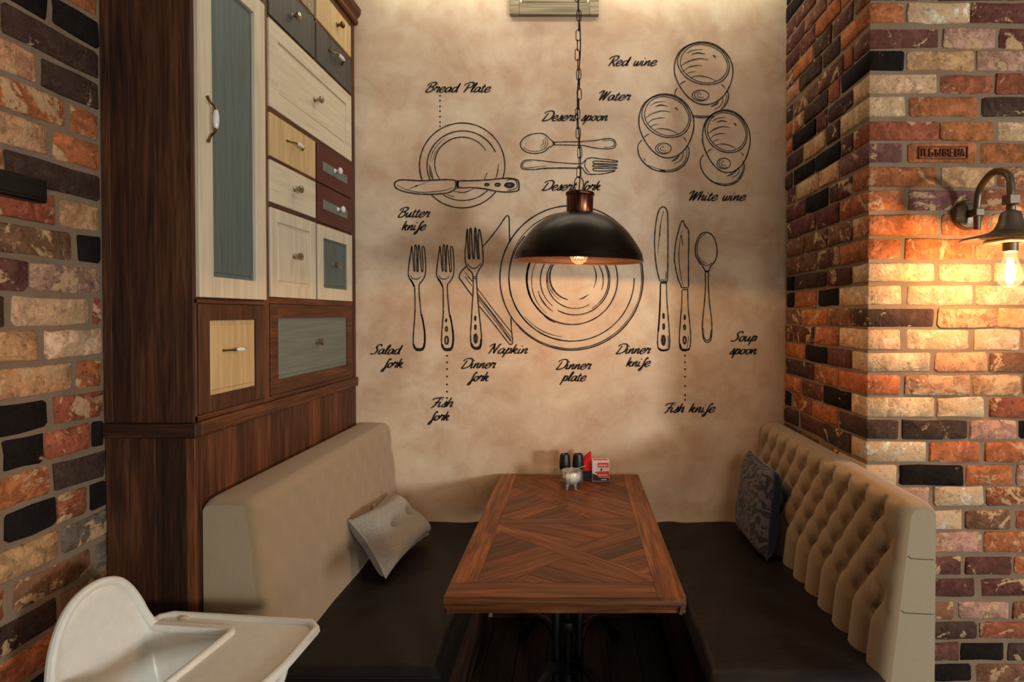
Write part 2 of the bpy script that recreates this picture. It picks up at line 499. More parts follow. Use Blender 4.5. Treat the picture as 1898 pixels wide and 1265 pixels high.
# ---- bricks, each an object of its own
BC = dict(o=srgb(170,98,58), r=srgb(146,80,54), d=srgb(98,58,48), t=srgb(184,134,94), c=srgb(206,166,128), w=srgb(204,182,160),
          k=srgb(22,18,16), b=srgb(72,52,42), n=srgb(122,82,58), p=srgb(172,126,104), g=srgb(108,94,80), u=srgb(118,76,68))
SMEAR = dict(o=.34, r=.38, d=.32, t=.46, c=.58, w=.76, k=.0, b=.24, n=.38, p=.54, g=.44, u=.38)
_bm = {}
def brick_mesh(L, H, dep):
    """irregular brick slip: front towards -Y, length along X, centred"""
    key = (round(L / .02), round(H / .01), random.randrange(4))
    if key in _bm: return _bm[key]
    L2 = key[0] * .02; H2 = key[1] * .01
    hx, hz = L2/2, H2/2; r = .0045
    rim = []
    for (sx, sz) in ((-1,-1), (1,-1), (1,1), (-1,1)):
        rr = r * random.uniform(.4, 2.2)
        a = (sx*hx, sz*(hz - rr)); b = (sx*(hx - rr), sz*hz)
        rim += [a, b] if sx*sz > 0 else [b, a]
    # mid points on the long edges
    out = []
    for i, p in enumerate(rim):
        out.append(p)
        q = rim[(i+1) % 8]
        dlen = math.hypot(q[0]-p[0], q[1]-p[1])
        if dlen > .06:
            for t in ((.33, .67) if dlen > .15 else (.5,)):
                out.append((p[0] + (q[0]-p[0])*t, p[1] + (q[1]-p[1])*t))
    j = lambda s: random.uniform(-s, s)
    out = [(a + j(.0030), b + j(.0028)) for a, b in out]
    n = len(out)
    mb = MB()
    front = [(a*(1 - .0035/hx), j(.0015), b*(1 - .0035/hz)) for a, b in out]
    edge = [(a, .0032, b) for a, b in out]
    back = [(a, dep, b) for a, b in out]
    mb.loft([back, edge, front], True)
    o = len(mb.v); mb.v.append(Vector((j(.02), j(.002) - .001, j(.008))))
    base = o - n
    for i in range(n): mb.f.append([base + i, base + (i+1) % n, o])
    me = bpy.data.meshes.new('brick')
    me.from_pydata([tuple(p) for p in mb.v], [], mb.f); me.update()
    import bmesh
    bm = bmesh.new(); bm.from_mesh(me); bmesh.ops.recalc_face_normals(bm, faces=bm.faces); bm.to_mesh(me); bm.free()
    me.polygons.foreach_set('use_smooth', [True]*len(me.polygons)); me.set_sharp_from_angle(angle=.9)
    me.materials.append(M['brick'])
    _bm[key] = (me, L2, H2)
    return _bm[key]
def corner_mesh(L, H, D):
    key = ('corner', round(L/.02), round(D/.02), random.randrange(3))
    if key in _bm: return _bm[key]
    mb = MB().box(-L/2, L/2, 0, D, -H/2, H/2, .006)
    for p in mb.v: p += Vector((random.uniform(-.002,.002), random.uniform(-.002,.002), random.uniform(-.002,.002)))
    me = bpy.data.meshes.new('brick'); me.from_pydata([tuple(p) for p in mb.v], [], mb.f); me.update()
    import bmesh
    bm = bmesh.new(); bm.from_mesh(me); bmesh.ops.recalc_face_normals(bm, faces=bm.faces); bm.to_mesh(me); bm.free()
    me.polygons.foreach_set('use_smooth', [True]*len(me.polygons)); me.set_sharp_from_angle(angle=1.0)
    me.materials.append(M['brick'])
    _bm[key] = (me, L, H)
    return _bm[key]
def jitter_col(ch):
    c = BC[ch]; s = random.uniform(.85, 1.15)
    sm = SMEAR[ch] + random.uniform(-.1, .1)
    return (c[0]*s*random.uniform(.94,1.06), c[1]*s*random.uniform(.94,1.06), c[2]*s, max(0, min(1, sm)))
def put_brick(wall, me, L0, H0, L, H, loc, rz, ch):
    o = bpy.data.objects.new('brick', me); col.objects.link(o)
    o.parent = wall; o.location = Vector(loc) - W[wall.name]
    o.rotation_euler = (random.uniform(-.012,.012), random.uniform(-.006,.006), rz)
    o.scale = (L / L0, 1, H / H0)
    o.color = jitter_col(ch)
    return o
def rnd(dark=False):
    return random.choice('dddrbbkknnot' if dark else 'oorrrndttccpwbk')

# front of the pier, row by row: (top, bottom) in the photograph and the bricks from the corner to the right
ZA = lambda y0, s, a, b: (y0 + a/s, y0 + b/s)
S1, S2 = 3.953, 3.466
rows = []
def rowA(y0, a, b, bricks, s=S1):
    rows.append((y0 + a/s, y0 + b/s, [(1600 + p/s if p is not None else None, 1600 + q/s if q is not None else None, ch) for p, q, ch in bricks]))
rowA(0, 20, 165, [(40,285,'o'),(310,755,'w'),(775,1230,'d')])
rowA(0, 205, 355, [(50,540,'d'),(570,950,'p'),(980,1400,'d')])
rowA(0, 370, 515, [(50,285,'k'),(310,800,'t'),(812,1290,'p')])
rowA(0, 540, 685, [(50,530,'c'),(555,945,'r'),(958,1420,'r')])
rowA(0, 705, 855, [(60,300,'c'),(330,825,'o'),(860,1330,'b')])
rowA(0, 890, 1030, [(60,545,'r'),(557,945,'o'),(975,1440,'c')])
rowA(0, 1045, 1195, [(60,285,'u'),(322,820,'O'),(845,1320,'o')])
rowA(300, 35, 185, [(55,530,'o'),(570,960,'t'),(977,1440,'r')])
rowA(300, 205, 360, [(50,295,'o'),(322,820,'u'),(845,1320,'r')])
rowA(300, 385, 540, [(60,545,'o'),(575,920,'o'),(940,1400,'t')])
rowA(300, 565, 715, [(50,275,'o'),(307,790,'o'),(815,1290,'t')])
rowA(300, 745, 880, [(65,520,'c'),(557,945,'c'),(965,1420,'c')])
rowA(300, 905, 1050, [(55,285,'c'),(322,805,'c'),(822,1290,'c')])
rowA(300, 1075, 1215, [(60,520,'b'),(547,980,'t'),(992,1440,'t')])
rowA(600, 45, 195, [(55,275,'c'),(322,780,'c'),(820,1155,'c'),(1180,1420,'t')])
rowA(600, 215, 355, [(45,500,'c'),(530,915,'t'),(932,1400,'n')])
rowA(600, 380, 525, [(60,275,'o'),(310,790,'t'),(812,1160,'t'),(1180,1420,'r')])
rowA(600, 545, 690, [(45,535,'c'),(550,895,'w'),(937,1400,'r')])
rowA(600, 710, 850, [(45,265,'b'),(290,775,'b'),(790,1135,'p'),(1152,1420,'k')])
rowA(600, 870, 1015, [(40,475,'w'),(495,870,'o'),(905,1380,'o')])
rowA(600, 1040, 1190, [(50,255,'w'),(280,745,'k'),(765,1105,'o'),(1140,1420,'p')])
rowA(900, 10, 135, [(40,440,'p'),(465,785,'w'),(810,1240,'r')], S2)
rowA(900, 165, 285, [(40,240,'n'),(262,650,'w'),(670,960,'n'),(1000,1240,'r')], S2)
rowA(900, 305, 435, [(40,430,'r'),(452,780,'p'),(797,1240,'o')], S2)
rowA(900, 460, 575, [(40,240,'d'),(262,645,'d'),(680,970,'d'),(992,1240,'o')], S2)
rowA(900, 605, 720, [(40,430,'b'),(455,740,'d'),(780,1240,'d')], S2)
rowA(900, 755, 865, [(40,240,'n'),(262,605,'n'),(635,960,'p'),(985,1240,'n')], S2)
rowA(900, 885, 990, [(40,430,'d'),(455,750,'b'),(775,1240,'r')], S2)
rowA(900, 1015, 1130, [(40,240,'d'),(262,640,'d'),(652,930,'k'),(960,1240,'b')], S2)
rowA(900, 1155, 1265, [(40,430,'k'),(455,720,'k'),(755,1240,'n')], S2)
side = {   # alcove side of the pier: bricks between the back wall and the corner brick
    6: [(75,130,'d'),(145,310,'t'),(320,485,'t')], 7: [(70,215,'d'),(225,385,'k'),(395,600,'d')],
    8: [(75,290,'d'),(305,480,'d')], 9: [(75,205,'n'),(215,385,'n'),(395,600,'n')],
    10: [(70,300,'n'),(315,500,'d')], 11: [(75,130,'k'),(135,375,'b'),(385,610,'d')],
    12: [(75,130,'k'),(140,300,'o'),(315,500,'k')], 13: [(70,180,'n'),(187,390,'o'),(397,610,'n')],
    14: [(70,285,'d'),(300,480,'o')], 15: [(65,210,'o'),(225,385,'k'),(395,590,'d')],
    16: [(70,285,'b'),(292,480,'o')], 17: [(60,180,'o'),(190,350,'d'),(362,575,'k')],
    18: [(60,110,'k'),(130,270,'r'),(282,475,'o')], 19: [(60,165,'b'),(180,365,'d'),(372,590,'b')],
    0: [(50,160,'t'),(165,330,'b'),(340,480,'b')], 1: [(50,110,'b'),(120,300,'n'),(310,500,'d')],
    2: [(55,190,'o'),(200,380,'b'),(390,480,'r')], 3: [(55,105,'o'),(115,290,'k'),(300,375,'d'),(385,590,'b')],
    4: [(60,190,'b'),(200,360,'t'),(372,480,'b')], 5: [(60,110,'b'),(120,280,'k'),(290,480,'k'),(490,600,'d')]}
zrows = []
for top, bot, br in rows:
    zrows.append((atY(1700, top, YP).z, atY(1700, bot, YP).z, br))
pitch = (zrows[0][0] - zrows[-1][0]) / (len(zrows) - 1)
def full_rows():
    out = []
    z = zrows[0][0]; i = 0
    up = []
    for q in range(1, 12):
        t = z + q * pitch
        if t > ZT - .005: break
        half = (q % 2 == 1)
        x = XR + .0; br = []
        Ls = [.238 if half else .115]
        br.append((x, x + Ls[0], rnd()))
        x += Ls[0] + .013
        while x < 2.35:
            L = random.choice((.236, .236, .18)); br.append((x, x + L, rnd())); x += L + .013
        up.append((t, t - .073, br, -1))
    out += up[::-1]
    for i, (t, b, br) in enumerate(zrows):
        conv = []
        for p, q, ch in br:
            x0 = atY(p, 600, YP).x; x1 = atY(q, 600, YP).x
            conv.append((x0, x1, ch))
        conv[0] = (XR, conv[0][1], conv[0][2])
        x = conv[-1][1] + .013
        while x < 2.4:
            L = random.choice((.236, .236, .18, .115)); conv.append((x, x + L, rnd())); x += L + .013
        out.append((t, b, conv, i))
    z = zrows[-1][0]; q = 1
    while z - q*pitch > .07:
        t = z - q*pitch
        x = XR; L = .115 if q % 2 else .238; br = [(x, x + L, rnd(True))]; x += L + .013
        while x < 2.35:
            L = random.choice((.236, .18)); br.append((x, x + L, rnd(True))); x += L + .013
        out.append((t, t - .073, br, 100 + q)); q += 1
    return out
stamped = None
for t, b, br, i in full_rows():
    H = t - b; zc = (t + b) / 2
    for n, (x0, x1, ch) in enumerate(br):
        L = x1 - x0
        if n == 0:
            D = .115 if L > .17 else .222
            me, L0, H0 = corner_mesh(L, .073, D)
            put_brick(wall_right, me, L0, H0, L, H, ((x0+x1)/2, YP + random.uniform(-.002,.002), zc), 0, ch.lower())
            ycorner = YP + D
        else:
            me, L0, H0 = brick_mesh(L, H, .05)
            o = put_brick(wall_right, me, L0, H0, L, H, ((x0+x1)/2, YP + random.uniform(-.003,.004), zc), 0, ch.lower())
            if ch == 'O':
                stamped = (o, (x0+x1)/2, zc, L, H); o.color = (*BC['o'][:3], .05)
    # alcove side
    if i in side:
        sb = []
        for p, q, ch in side[i]:
            ya = atX(1440 + p/4.215, 600, XR).y; yb = atX(1440 + q/4.215, 600, XR).y
            sb.append((yb, min(ya, YB - .004), ch))
        far = max(s[1] for s in sb)
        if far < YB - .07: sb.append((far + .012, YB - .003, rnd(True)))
        near = min(s[0] for s in sb)
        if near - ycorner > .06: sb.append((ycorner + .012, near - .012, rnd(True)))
        sb = [(max(a, ycorner + .010), c_, ch) for a, c_, ch in sb]
    else:
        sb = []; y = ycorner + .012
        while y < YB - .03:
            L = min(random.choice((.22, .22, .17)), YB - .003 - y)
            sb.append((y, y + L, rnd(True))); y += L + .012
    for a, c_, ch in sb:
        if c_ - a < .02: continue
        me, L0, H0 = brick_mesh(c_ - a, H, .05)
        put_brick(wall_right, me, L0, H0, c_ - a, H, (XR + random.uniform(-.003,.003), (a + c_)/2, zc), -R(90), ch)
# raised stamp pressed into one brick
def stamp():
    o, xc, zc, L, H = stamped
    mb = MB()
    y = YP - .006
    def bar(x0, z0, x1, z1, w=.0035):
        d = Vector((x1-x0, 0, z1-z0)); 
        if d.length < 1e-6: return
        nrm = Vector((-d.z, 0, d.x)).normalized() * w/2
        a = Vector((xc + x0, y, zc + z0)); b_ = Vector((xc + x1, y, zc + z1))
        q = [a + nrm, b_ + nrm, b_ - nrm, a - nrm]
        mb.loft([[p for p in q], [p + Vector((0, .008, 0)) for p in q]], True, True, True)
    w, h = .088, .021
    for a in ((-w,-h,w,-h),(w,-h,w,h),(w,h,-w,h),(-w,h,-w,-h)): bar(*a)
    G = {'П': [(0,0,0,1),(0,1,.8,1),(.8,1,.8,0)], 'Б': [(.8,1,0,1),(0,1,0,0),(0,0,.8,0),(.8,0,.8,.5),(.8,.5,0,.5)],
         'Л': [(0,0,.2,1),(.2,1,.8,1),(.8,1,.8,0)], 'Я': [(.8,0,.8,1),(.8,1,0,1),(0,1,0,.5),(0,.5,.8,.5),(.5,.5,0,0)],
         'Е': [(.8,1,0,1),(0,1,0,0),(0,0,.8,0),(0,.5,.6,.5)], 'В': [(0,0,0,1),(0,1,.8,1),(.8,1,.8,0),(.8,0,0,0),(0,.5,.8,.5)],
         'Ѣ': [(.3,1,.3,0),(.3,0,.85,0),(.85,0,.85,.5),(.85,.5,.3,.5),(0,.78,.7,.78)], 'А': [(0,0,.4,1),(.4,1,.8,0),(.15,.4,.65,.4)], '.': [(0,0,.15,0)]}
    tx = 'П.БѢЛЯЕВА'
    x = -.078
    for ch in tx:
        wd = .0155 if ch != '.' else .006
        for (a, b_, c_, d_) in G[ch]: bar(x + a*wd, -.0135 + b_*.027, x + c_*wd, -.0135 + d_*.027, .003)
        x += wd + .0035
    s = mb.build('brick_stamp', plain('shaded_stamp_clay', srgb(112,62,38), .95), wall_right)  # same clay as the brick, darkened to paint in the letters' shadows
    s['label'] = 'raised letters stamped on one orange brick'
stamp()

# left brick wall
TL0, PL, HL = None, .0893, .0745
z_ref = atX(186, 554, XL).z
lrows = {-10: [(60,112,'n'),(122,172,'o')], -9: [(-20,97,'k'),(107,175,'k')], -8: [(-60,8,'n'),(15,173,'b')], -7: [(-60,75,'t'),(85,175,'b')],
    -6: [(-60,125,'o'),(138,175,'o')], -5: [(-60,92,'t'),(106,176,'o')], -4: [(-70,10,'o'),(15,171,'b')], -3: [(-60,105,'r'),(115,179,'t')],
    -2: [(-40,136,'n'),(148,181,'k')], -1: [(-100,52,'d'),(60,182,'p')], 0: [(-90,8,'b'),(22,168,'c'),(176,184,'r')], 1: [(-70,70,'t'),(84,185,'c')],
    2: [(-70,132,'t'),(142,187,'o')], 3: [(-70,87,'k'),(100,189,'r')], 4: [(-100,-2,'n'),(5,80,'k'),(82,166,'r'),(170,190,'k')],
    5: [(-70,90,'o'),(98,191,'b')], 6: [(-90,-2,'n'),(5,100,'k'),(102,155,'r'),(165,195,'k')], 7: [(-60,102,'t'),(111,198,'g')],
    8: [(-80,2,'r'),(18,165,'n'),(175,200,'g')], 9: [(-60,100,'b'),(110,200,'n')]}
r_ = 30
while r_ > -24:
    t = z_ref - r_ * PL
    if t > ZT - .005 or t - HL < .004: r_ -= 1; continue
    zc = t - HL/2
    if r_ in lrows:
        sb = []
        for p, q, ch in lrows[r_]:
            ya = atX(p, 570, XL).y; yb = atX(q, 570, XL).y
            sb.append([ya, yb, ch])
        if r_ < 8: sb[-1][1] = max(sb[-1][1], YC - .004)
        y = sb[0][0] - .014
    else:
        sb = []; y = YC - (0 if r_ % 2 else .09)
        if r_ % 2 == 0: sb.append((YC - .078, YC, rnd(True)))
    while y > .45:
        L = random.choice((.236, .236, .18)); sb.append((y - L, y, rnd(True) if random.random() < .5 else rnd())); y -= L + .014
    for a, c_, ch in sb:
        me, L0, H0 = brick_mesh(c_ - a, HL, .05)
        put_brick(wall_left, me, L0, H0, c_ - a, HL, (XL + random.uniform(-.004,.003), (a + c_)/2, zc), R(90), ch)
    r_ -= 1

# ------------------------------------------------------------------ mural painted on the back wall
YM = YB - .0012
class Ink:
    """flat brush strokes on the wall plane"""
    def __init__(s): s.mb = MB()
    def stroke(s, pts, w=2.0, closed=False, n=5, nib=None, rough=.18, taper=.0, smooth=True):
        P = cr([(p[0], p[1]) for p in pts], n, closed) if smooth and len(pts) > 2 else [Vector(p) for p in pts]
        if len(P) == 2: P = [P[0].lerp(P[1], t/4) for t in range(5)]
        m = len(P)
        L = []; Rr = []
        for i, p in enumerate(P):
            t = (P[(i+1) % m] - P[i-1]) if closed else (P[min(i+1, m-1)] - P[max(i-1, 0)])
            if t.length < 1e-6: t = Vector((1, 0))
            t.normalize(); nn = Vector((-t.y, t.x))
            hw = w*.58 if nib is None else w/2
            if nib is not None:
                ang = math.atan2(t.y, t.x)
                hw *= .62 + .5*abs(math.sin(ang - nib))
            hw *= 1 + random.uniform(-rough, rough)
            if taper and not closed:
                e = min(i, m-1-i) / max(1, m*.35)
                hw *= (1 - taper) + taper*min(1, e)
            L.append(p + nn*hw); Rr.append(p - nn*hw)
        if closed: L.append(L[0]); Rr.append(Rr[0])
        s.strip(L, Rr)
    def strip(s, L, Rr):
        o = len(s.mb.v)
        for a, b in zip(L, Rr):
            s.mb.v.append(atY(a.x, a.y, YM)); s.mb.v.append(atY(b.x, b.y, YM))
        for i in range(len(L) - 1):
            s.mb.f.append([o + 2*i, o + 2*i + 1, o + 2*i + 3, o + 2*i + 2])
    def dot(s, x, y, r):
        o = len(s.mb.v); n = 10
        for k in range(n):
            s.mb.v.append(atY(x + r*math.cos(2*math.pi*k/n)*random.uniform(.9,1.1), y + r*math.sin(2*math.pi*k/n)*random.uniform(.9,1.1), YM))
        s.mb.f.append([o + k for k in range(n)])
    def arc(s, cx, cy, rx, ry, a0, a1, w=2.0, **kw):
        n = max(6, int(abs(a1 - a0) / 9))
        pts = [(cx + rx*math.cos(R(a0 + (a1-a0)*k/n)), cy + ry*math.sin(R(a0 + (a1-a0)*k/n))) for k in range(n + 1)]
        s.stroke(pts, w, False, 2, **kw)
    def ring(s, cx, cy, rx, ry, w):
        s.stroke([(cx + rx*math.cos(R(a)), cy + ry*math.sin(R(a))) for a in range(0, 360, 45)], w, True, 4)
    def build(s, name, label):
        o = s.mb.build(name, M['ink'], wall_back, smooth=0)
        o['label'] = label
        return o
def zc(ox, oy, sc):
    return lambda pts: [(ox + p[0]/sc, oy + p[1]/sc) for p in pts]

# bread plate and butter knife
T = zc(720, 140, 4.865); q = 4.865
ik = Ink()
def A(cx, cy, rx, ry, a0, a1, w, ox=720, oy=140, sc=4.865, **kw):
    ik.arc(ox + cx/sc, oy + cy/sc, rx/sc, ry/sc, a0, a1, w, **kw)
A(665,812,385,383, 160,378, 2.0); A(665,812,385,383, 38,136, 2.0)
A(669,814,321,314, 156,337, 2.0); A(669,814,321,314, -4,24, 1.6, taper=.6); A(669,814,321,314, 45,123, 1.7)
A(664,796,247,240, 144,330, 2.0, taper=.4); ik.stroke(T([(590,1045),(680,1055),(770,1022)]), 1.6, taper=.5); ik.stroke(T([(890,878),(865,940)]), 1.3)
for pts, w in (([(375,780),(400,690),(450,620),(510,565)],1.2), ([(395,780),(420,700),(470,630)],1.0), ([(368,800),(378,890),(402,935)],2.2), ([(380,820),(390,880),(408,935)],1.4), ([(520,1070),(560,1085),(600,1095)],1.2)):
    ik.stroke(T(pts), w, taper=.6)
ik.build('mural_bread_plate', 'black line drawing of a small round bread plate')
ik = Ink()
ik.stroke(T([(60,965),(55,990),(75,1020),(150,1050),(270,1068),(400,1072),(520,1062),(580,1040),(605,1010),(608,965),(595,945),(520,940),(400,945),(300,950),(200,945),(120,942),(80,950)]), 2.2, True)
ik.stroke(T([(80,990),(160,1030),(270,1052),(400,1050),(500,1038),(575,1015)]), 1.3, taper=.5)
ik.stroke(T([(175,1030),(230,1005),(265,992),(360,960)]), 1.1, taper=.6); ik.stroke(T([(240,1002),(262,992)]), 2.2)
ik.stroke(T([(610,955),(625,950),(632,990),(625,1015),(608,1020)]), 1.6); ik.stroke(T([(622,955),(618,1010)]), 1.2)
ik.stroke(T([(632,955),(750,950),(900,942),(1020,930),(1100,928),(1150,938),(1172,955),(1178,1000),(1172,1035),(1130,1048),(1050,1052),(960,1042),(860,1022),(750,1012),(635,1010)]), 2.3, True)
ik.stroke(T([(1065,945),(1120,937),(1155,960),(1160,1010),(1120,1030),(1070,1038)]), 1.5)
for cx, cy, rx, ry, w in ((888,985,17,9,2.6),(985,985,21,11,2.8),(1092,990,36,15,4.6)): ik.ring(720+cx/q, 140+cy/q, rx/q, ry/q, w)
ik.build('mural_butter_knife', 'black line drawing of a butter knife across the bread plate')
ik = Ink()
for y in (183,227,278,322,372,420,458): ik.dot(720 + 465/q, 140 + y/q, 1.7)
ik.build('mural_dots', 'dotted line above the bread plate drawing')

# dessert spoon and fork
T = zc(960, 190, 7.03)
ik = Ink()
ik.stroke(T([(460,510),(420,480),(370,430),(310,405),(230,405),(150,425),(80,465),(38,520),(35,565),(60,610),(120,650),(200,665),(290,658),(350,635),(400,590),(460,560)]), 1.7)
ik.stroke(T([(355,450),(385,490),(388,540),(360,590),(290,628),(200,638),(120,618),(70,580)]), 1.2, taper=.5)
ik.stroke(T([(320,480),(335,520),(320,550),(280,572)]), 1.0, taper=.5); ik.stroke(T([(345,470),(362,520),(345,570),(290,600)]), 1.0, taper=.5)
ik.stroke(T([(462,510),(466,560)]), 2.8); ik.stroke(T([(478,515),(480,555)]), 1.2)
ik.stroke(T([(478,518),(620,515),(790,512),(900,505),(1010,495),(1100,480),(1180,470),(1240,480),(1272,520),(1275,560),(1245,595),(1170,605),(1060,600),(960,585),(870,565),(790,560),(620,555),(478,555)]), 1.7)
ik.stroke(T([(1100,500),(1190,490),(1240,505),(1258,540),(1240,570),(1190,582),(1110,585)]), 1.3, taper=.4)
ik.build('mural_dessert_spoon', 'black line drawing of a dessert spoon beside the lamp chain')
ik = Ink()
ik.stroke(T([(830,800),(700,797),(500,782),(300,760),(170,748),(90,755),(50,790),(40,830),(55,862),(110,875),(240,873)]), 1.6)
ik.stroke(T([(240,873),(350,860),(600,855),(760,857),(840,850)]), 2.3)
ik.stroke(T([(185,770),(110,765),(65,800),(65,840),(110,855),(230,842),(370,828)]), 1.3, taper=.4)
ik.stroke(T([(830,800),(870,765),(900,735),(960,722),(1080,735),(1200,748),(1285,762),(1300,772),(1270,780),(1100,768),(1000,765),(978,780),(1000,795),(1150,800),(1283,810),(1270,822),(1100,815),(1000,812),(975,825),(1000,838),(1150,838),(1280,850),(1265,862),(1100,860),(1000,858),(980,870),(1000,890),(1100,895),(1200,890),(1265,888),(1230,905),(1100,932),(980,938),(900,930),(865,895),(840,850)]), 1.7)
ik.stroke(T([(890,755),(872,800),(880,850),(915,900),(940,912)]), 1.5, taper=.4)
ik.build('mural_dessert_fork', 'black line drawing of a dessert fork above the pendant lamp')

# glasses
def wine_glass(tx, ty, sx, sy, base, label):
    global ik
    T0 = zc(1170, 60, 4.217)
    T = lambda pts: T0([(tx + (p[0]-337)*sx, ty + (p[1]-75)*sy) for p in pts])
    ik = Ink()
    ik.stroke(T([(550,75),(640,90),(720,140),(775,215),(795,300),(780,390),(735,480),(670,540),(590,565),(510,550),(440,500),(385,430),(345,345),(337,270),(355,190),(400,130),(470,90)]), 2.0, True)
    ik.stroke(T([(550,82),(640,100),(715,150),(760,225),(765,290),(735,355),(680,395),(600,408),(520,398),(440,360),(385,300),(362,235),(372,180),(410,130),(470,95)]), 1.6, True)
    ik.stroke(T([(545,95),(630,112),(700,155),(745,225),(752,285),(720,345),(670,380),(600,395),(530,385),(460,350),(405,295),(385,240),(395,185),(425,140),(480,105)]), 1.3, True)
    for pts, w in (([(430,165),(480,140),(560,132)],1.3), ([(468,172),(520,160),(575,168)],2.0), ([(390,260),(450,225),(530,205),(600,213)],1.7), ([(400,310),(450,272),(520,258),(555,260)],1.4),
                   ([(428,335),(460,312),(505,306)],1.2), ([(465,352),(520,340),(600,352),(665,380)],1.5), ([(635,180),(650,185),(662,200)],2.2), ([(378,412),(400,392),(430,378)],1.6), ([(700,402),(720,418),(732,440)],1.4)):
        ik.stroke(T(pts), w, taper=.6)
    ik.stroke(T([(541+65*math.cos(R(a)), 493+42*math.sin(R(a))) for a in range(0,360,40)]), 1.4, True)
    ik.stroke(T([(540,462),(505,472),(495,495),(515,520),(550,528),(575,520)]), 1.3, taper=.5)
    ik.stroke(T([(545,475),(520,485),(520,503),(550,510),(568,505)]), 1.1, taper=.5)
    p = T([(543,483)])[0]; ik.dot(p[0], p[1], 1.0)
    for pts, w in base: ik.stroke(T0(pts), w, taper=.3)
    ik.build('mural_wine_glass', label)
wine_glass(337, 75, 1, 1, [([(340,495),(345,460),(362,432)],1.8), ([(475,648),(560,656),(640,652)],1.8), ([(480,660),(560,668),(650,660)],1.5), ([(705,605),(735,570),(755,530),(760,480),(745,455)],1.8), ([(700,600),(735,550),(746,490)],1.2), ([(625,580),(665,560),(680,542)],2.4), ([(645,605),(690,580),(715,540),(715,510)],1.3)], 'line drawing of the large red wine glass, topmost of three')
wine_glass(60, 482, 430/458, 500/490, [([(85,840),(60,870),(52,910),(65,970),(110,1030),(180,1075),(260,1090),(340,1082),(410,1040),(445,980),(452,920),(440,885)],2.0), ([(130,1040),(250,1077),(340,1068),(405,1025),(432,970),(435,910)],1.4), ([(318,1008),(350,990),(372,965)],2.4), ([(335,1028),(385,1000),(405,960),(405,930)],1.3), ([(225,1080),(265,1082)],3.2), ([(98,985),(112,1005)],1.2)], 'line drawing of the water glass, left of the three')
wine_glass(557, 607, 373/458, 1, [([(568,955),(545,985),(540,1030),(560,1090),(610,1150),(680,1188),(760,1195),(830,1165),(870,1110),(885,1050),(875,1005)],2.0), ([(620,1165),(720,1185),(800,1172),(850,1125),(872,1070),(870,1030)],1.4), ([(750,1125),(800,1100),(842,1055)],2.2), ([(785,1140),(830,1110),(850,1070)],1.2)], 'line drawing of the slim white wine glass, lowest of three')

# forks and napkin
T0 = zc(720, 380, 4.517); q = 4.517
def small_fork(dx, orn, name, label):
    global ik
    T = lambda pts: T0([(p[0] + dx, p[1]) for p in pts])
    ik = Ink()
    ik.stroke(T([(195,345),(180,440),(168,540),(170,600),(200,650),(218,690),(222,780),(222,900),(215,1010),(208,1100),(210,1180),(230,1215),(258,1222),(290,1212),(305,1170),(308,1090),(295,1000),(275,920),(265,830),(258,740),(258,670),(280,640),(305,595),(312,530),(308,440),(302,370),(292,345)]), 1.9)
    ik.stroke(T([(195,345),(205,450),(212,545),(222,545),(218,440),(222,350),(232,342),(238,440),(238,545),(246,560),(250,540),(248,440),(250,350),(258,345),(268,440),(278,555),(290,540),(285,440),(282,360),(292,345)]), 1.7)
    ik.stroke(T([(185,590),(200,615),(240,622),(275,600)]), 1.5, taper=.4)
    ik.stroke(T([(180,620),(200,650),(216,685)]), 2.6); ik.stroke(T([(278,920),(292,990),(302,1080),(302,1150)]), 2.4)
    ik.stroke(T([(212,1165),(225,1200),(258,1211),(290,1198),(302,1150)]), 4.0, taper=.5)
    for cx, cy, rx, ry, w in orn: ik.ring(720 + cx/q, 380 + cy/q, rx/q, ry/q, w)
    ik.build(name, label)
small_fork(0, [], 'mural_salad_fork', 'line drawing of the plain salad fork, leftmost of three')
small_fork(237, [(483,968,5,13,1.8),(486,1040,8,19,2.2),(487,1135,13,32,2.8)], 'mural_fish_fork', 'line drawing of the ornamented fish fork, middle of three')
ik = Ink()
ik.stroke(T0([(660,200),(650,300),(642,400),(645,480),(665,530),(700,570),(708,610),(710,700),(702,830),(695,960),(688,1080),(692,1170),(715,1205),(745,1210),(770,1195),(780,1130),(775,1050),(762,930),(750,800),(742,700),(738,600),(760,540),(790,490),(792,420),(785,340),(775,260),(765,205)]), 2.0)
ik.stroke(T0([(660,200),(665,330),(670,430),(682,445),(680,330),(682,215),(693,205),(700,330),(705,430),(718,445),(722,330),(722,210),(732,205),(738,330),(745,430),(758,445),(752,330),(755,220),(765,205)]), 2.2)
ik.stroke(T0([(660,490),(690,525),(730,530),(775,490)]), 1.9, taper=.4)
ik.stroke(T0([(706,603),(738,600)]), 1.5); ik.stroke(T0([(706,618),(738,615)]), 1.5)
for cx, cy, rx, ry, w in ((727,950,5,18,2.0),(728,1025,6,19,2.2),(730,1120,10,34,3.4)): ik.ring(720+cx/q, 380+cy/q, rx/q, ry/q, w)
ik.stroke(T0([(693,1155),(712,1192),(742,1200),(768,1180),(777,1120)]), 4.2, taper=.5)
ik.build('mural_dinner_fork', 'line drawing of the tallest fork beside the napkin')
ik = Ink()
ik.stroke(T0([(788,350),(850,280),(920,190),(970,115),(995,90),(1010,110),(1012,200),(1015,300)]), 1.9)
ik.stroke(T0([(650,515),(610,560),(592,605),(620,650),(700,760)]), 2.1)
for pts, w in (([(745,700),(880,880),(1028,1065)],1.5), ([(750,750),(890,930),(1030,1115)],1.4), ([(752,770),(880,930),(1028,1140)],1.3), ([(750,790),(900,980),(1030,1150)],1.2), ([(762,850),(900,1020),(1000,1150),(1025,1168),(1040,1150),(1032,1060),(1025,945)],1.9), ([(640,600),(670,640),(700,680)],1.1), ([(662,600),(705,642)],1.1), ([(640,560),(700,640)],1.0)):
    ik.stroke(T0(pts), w)
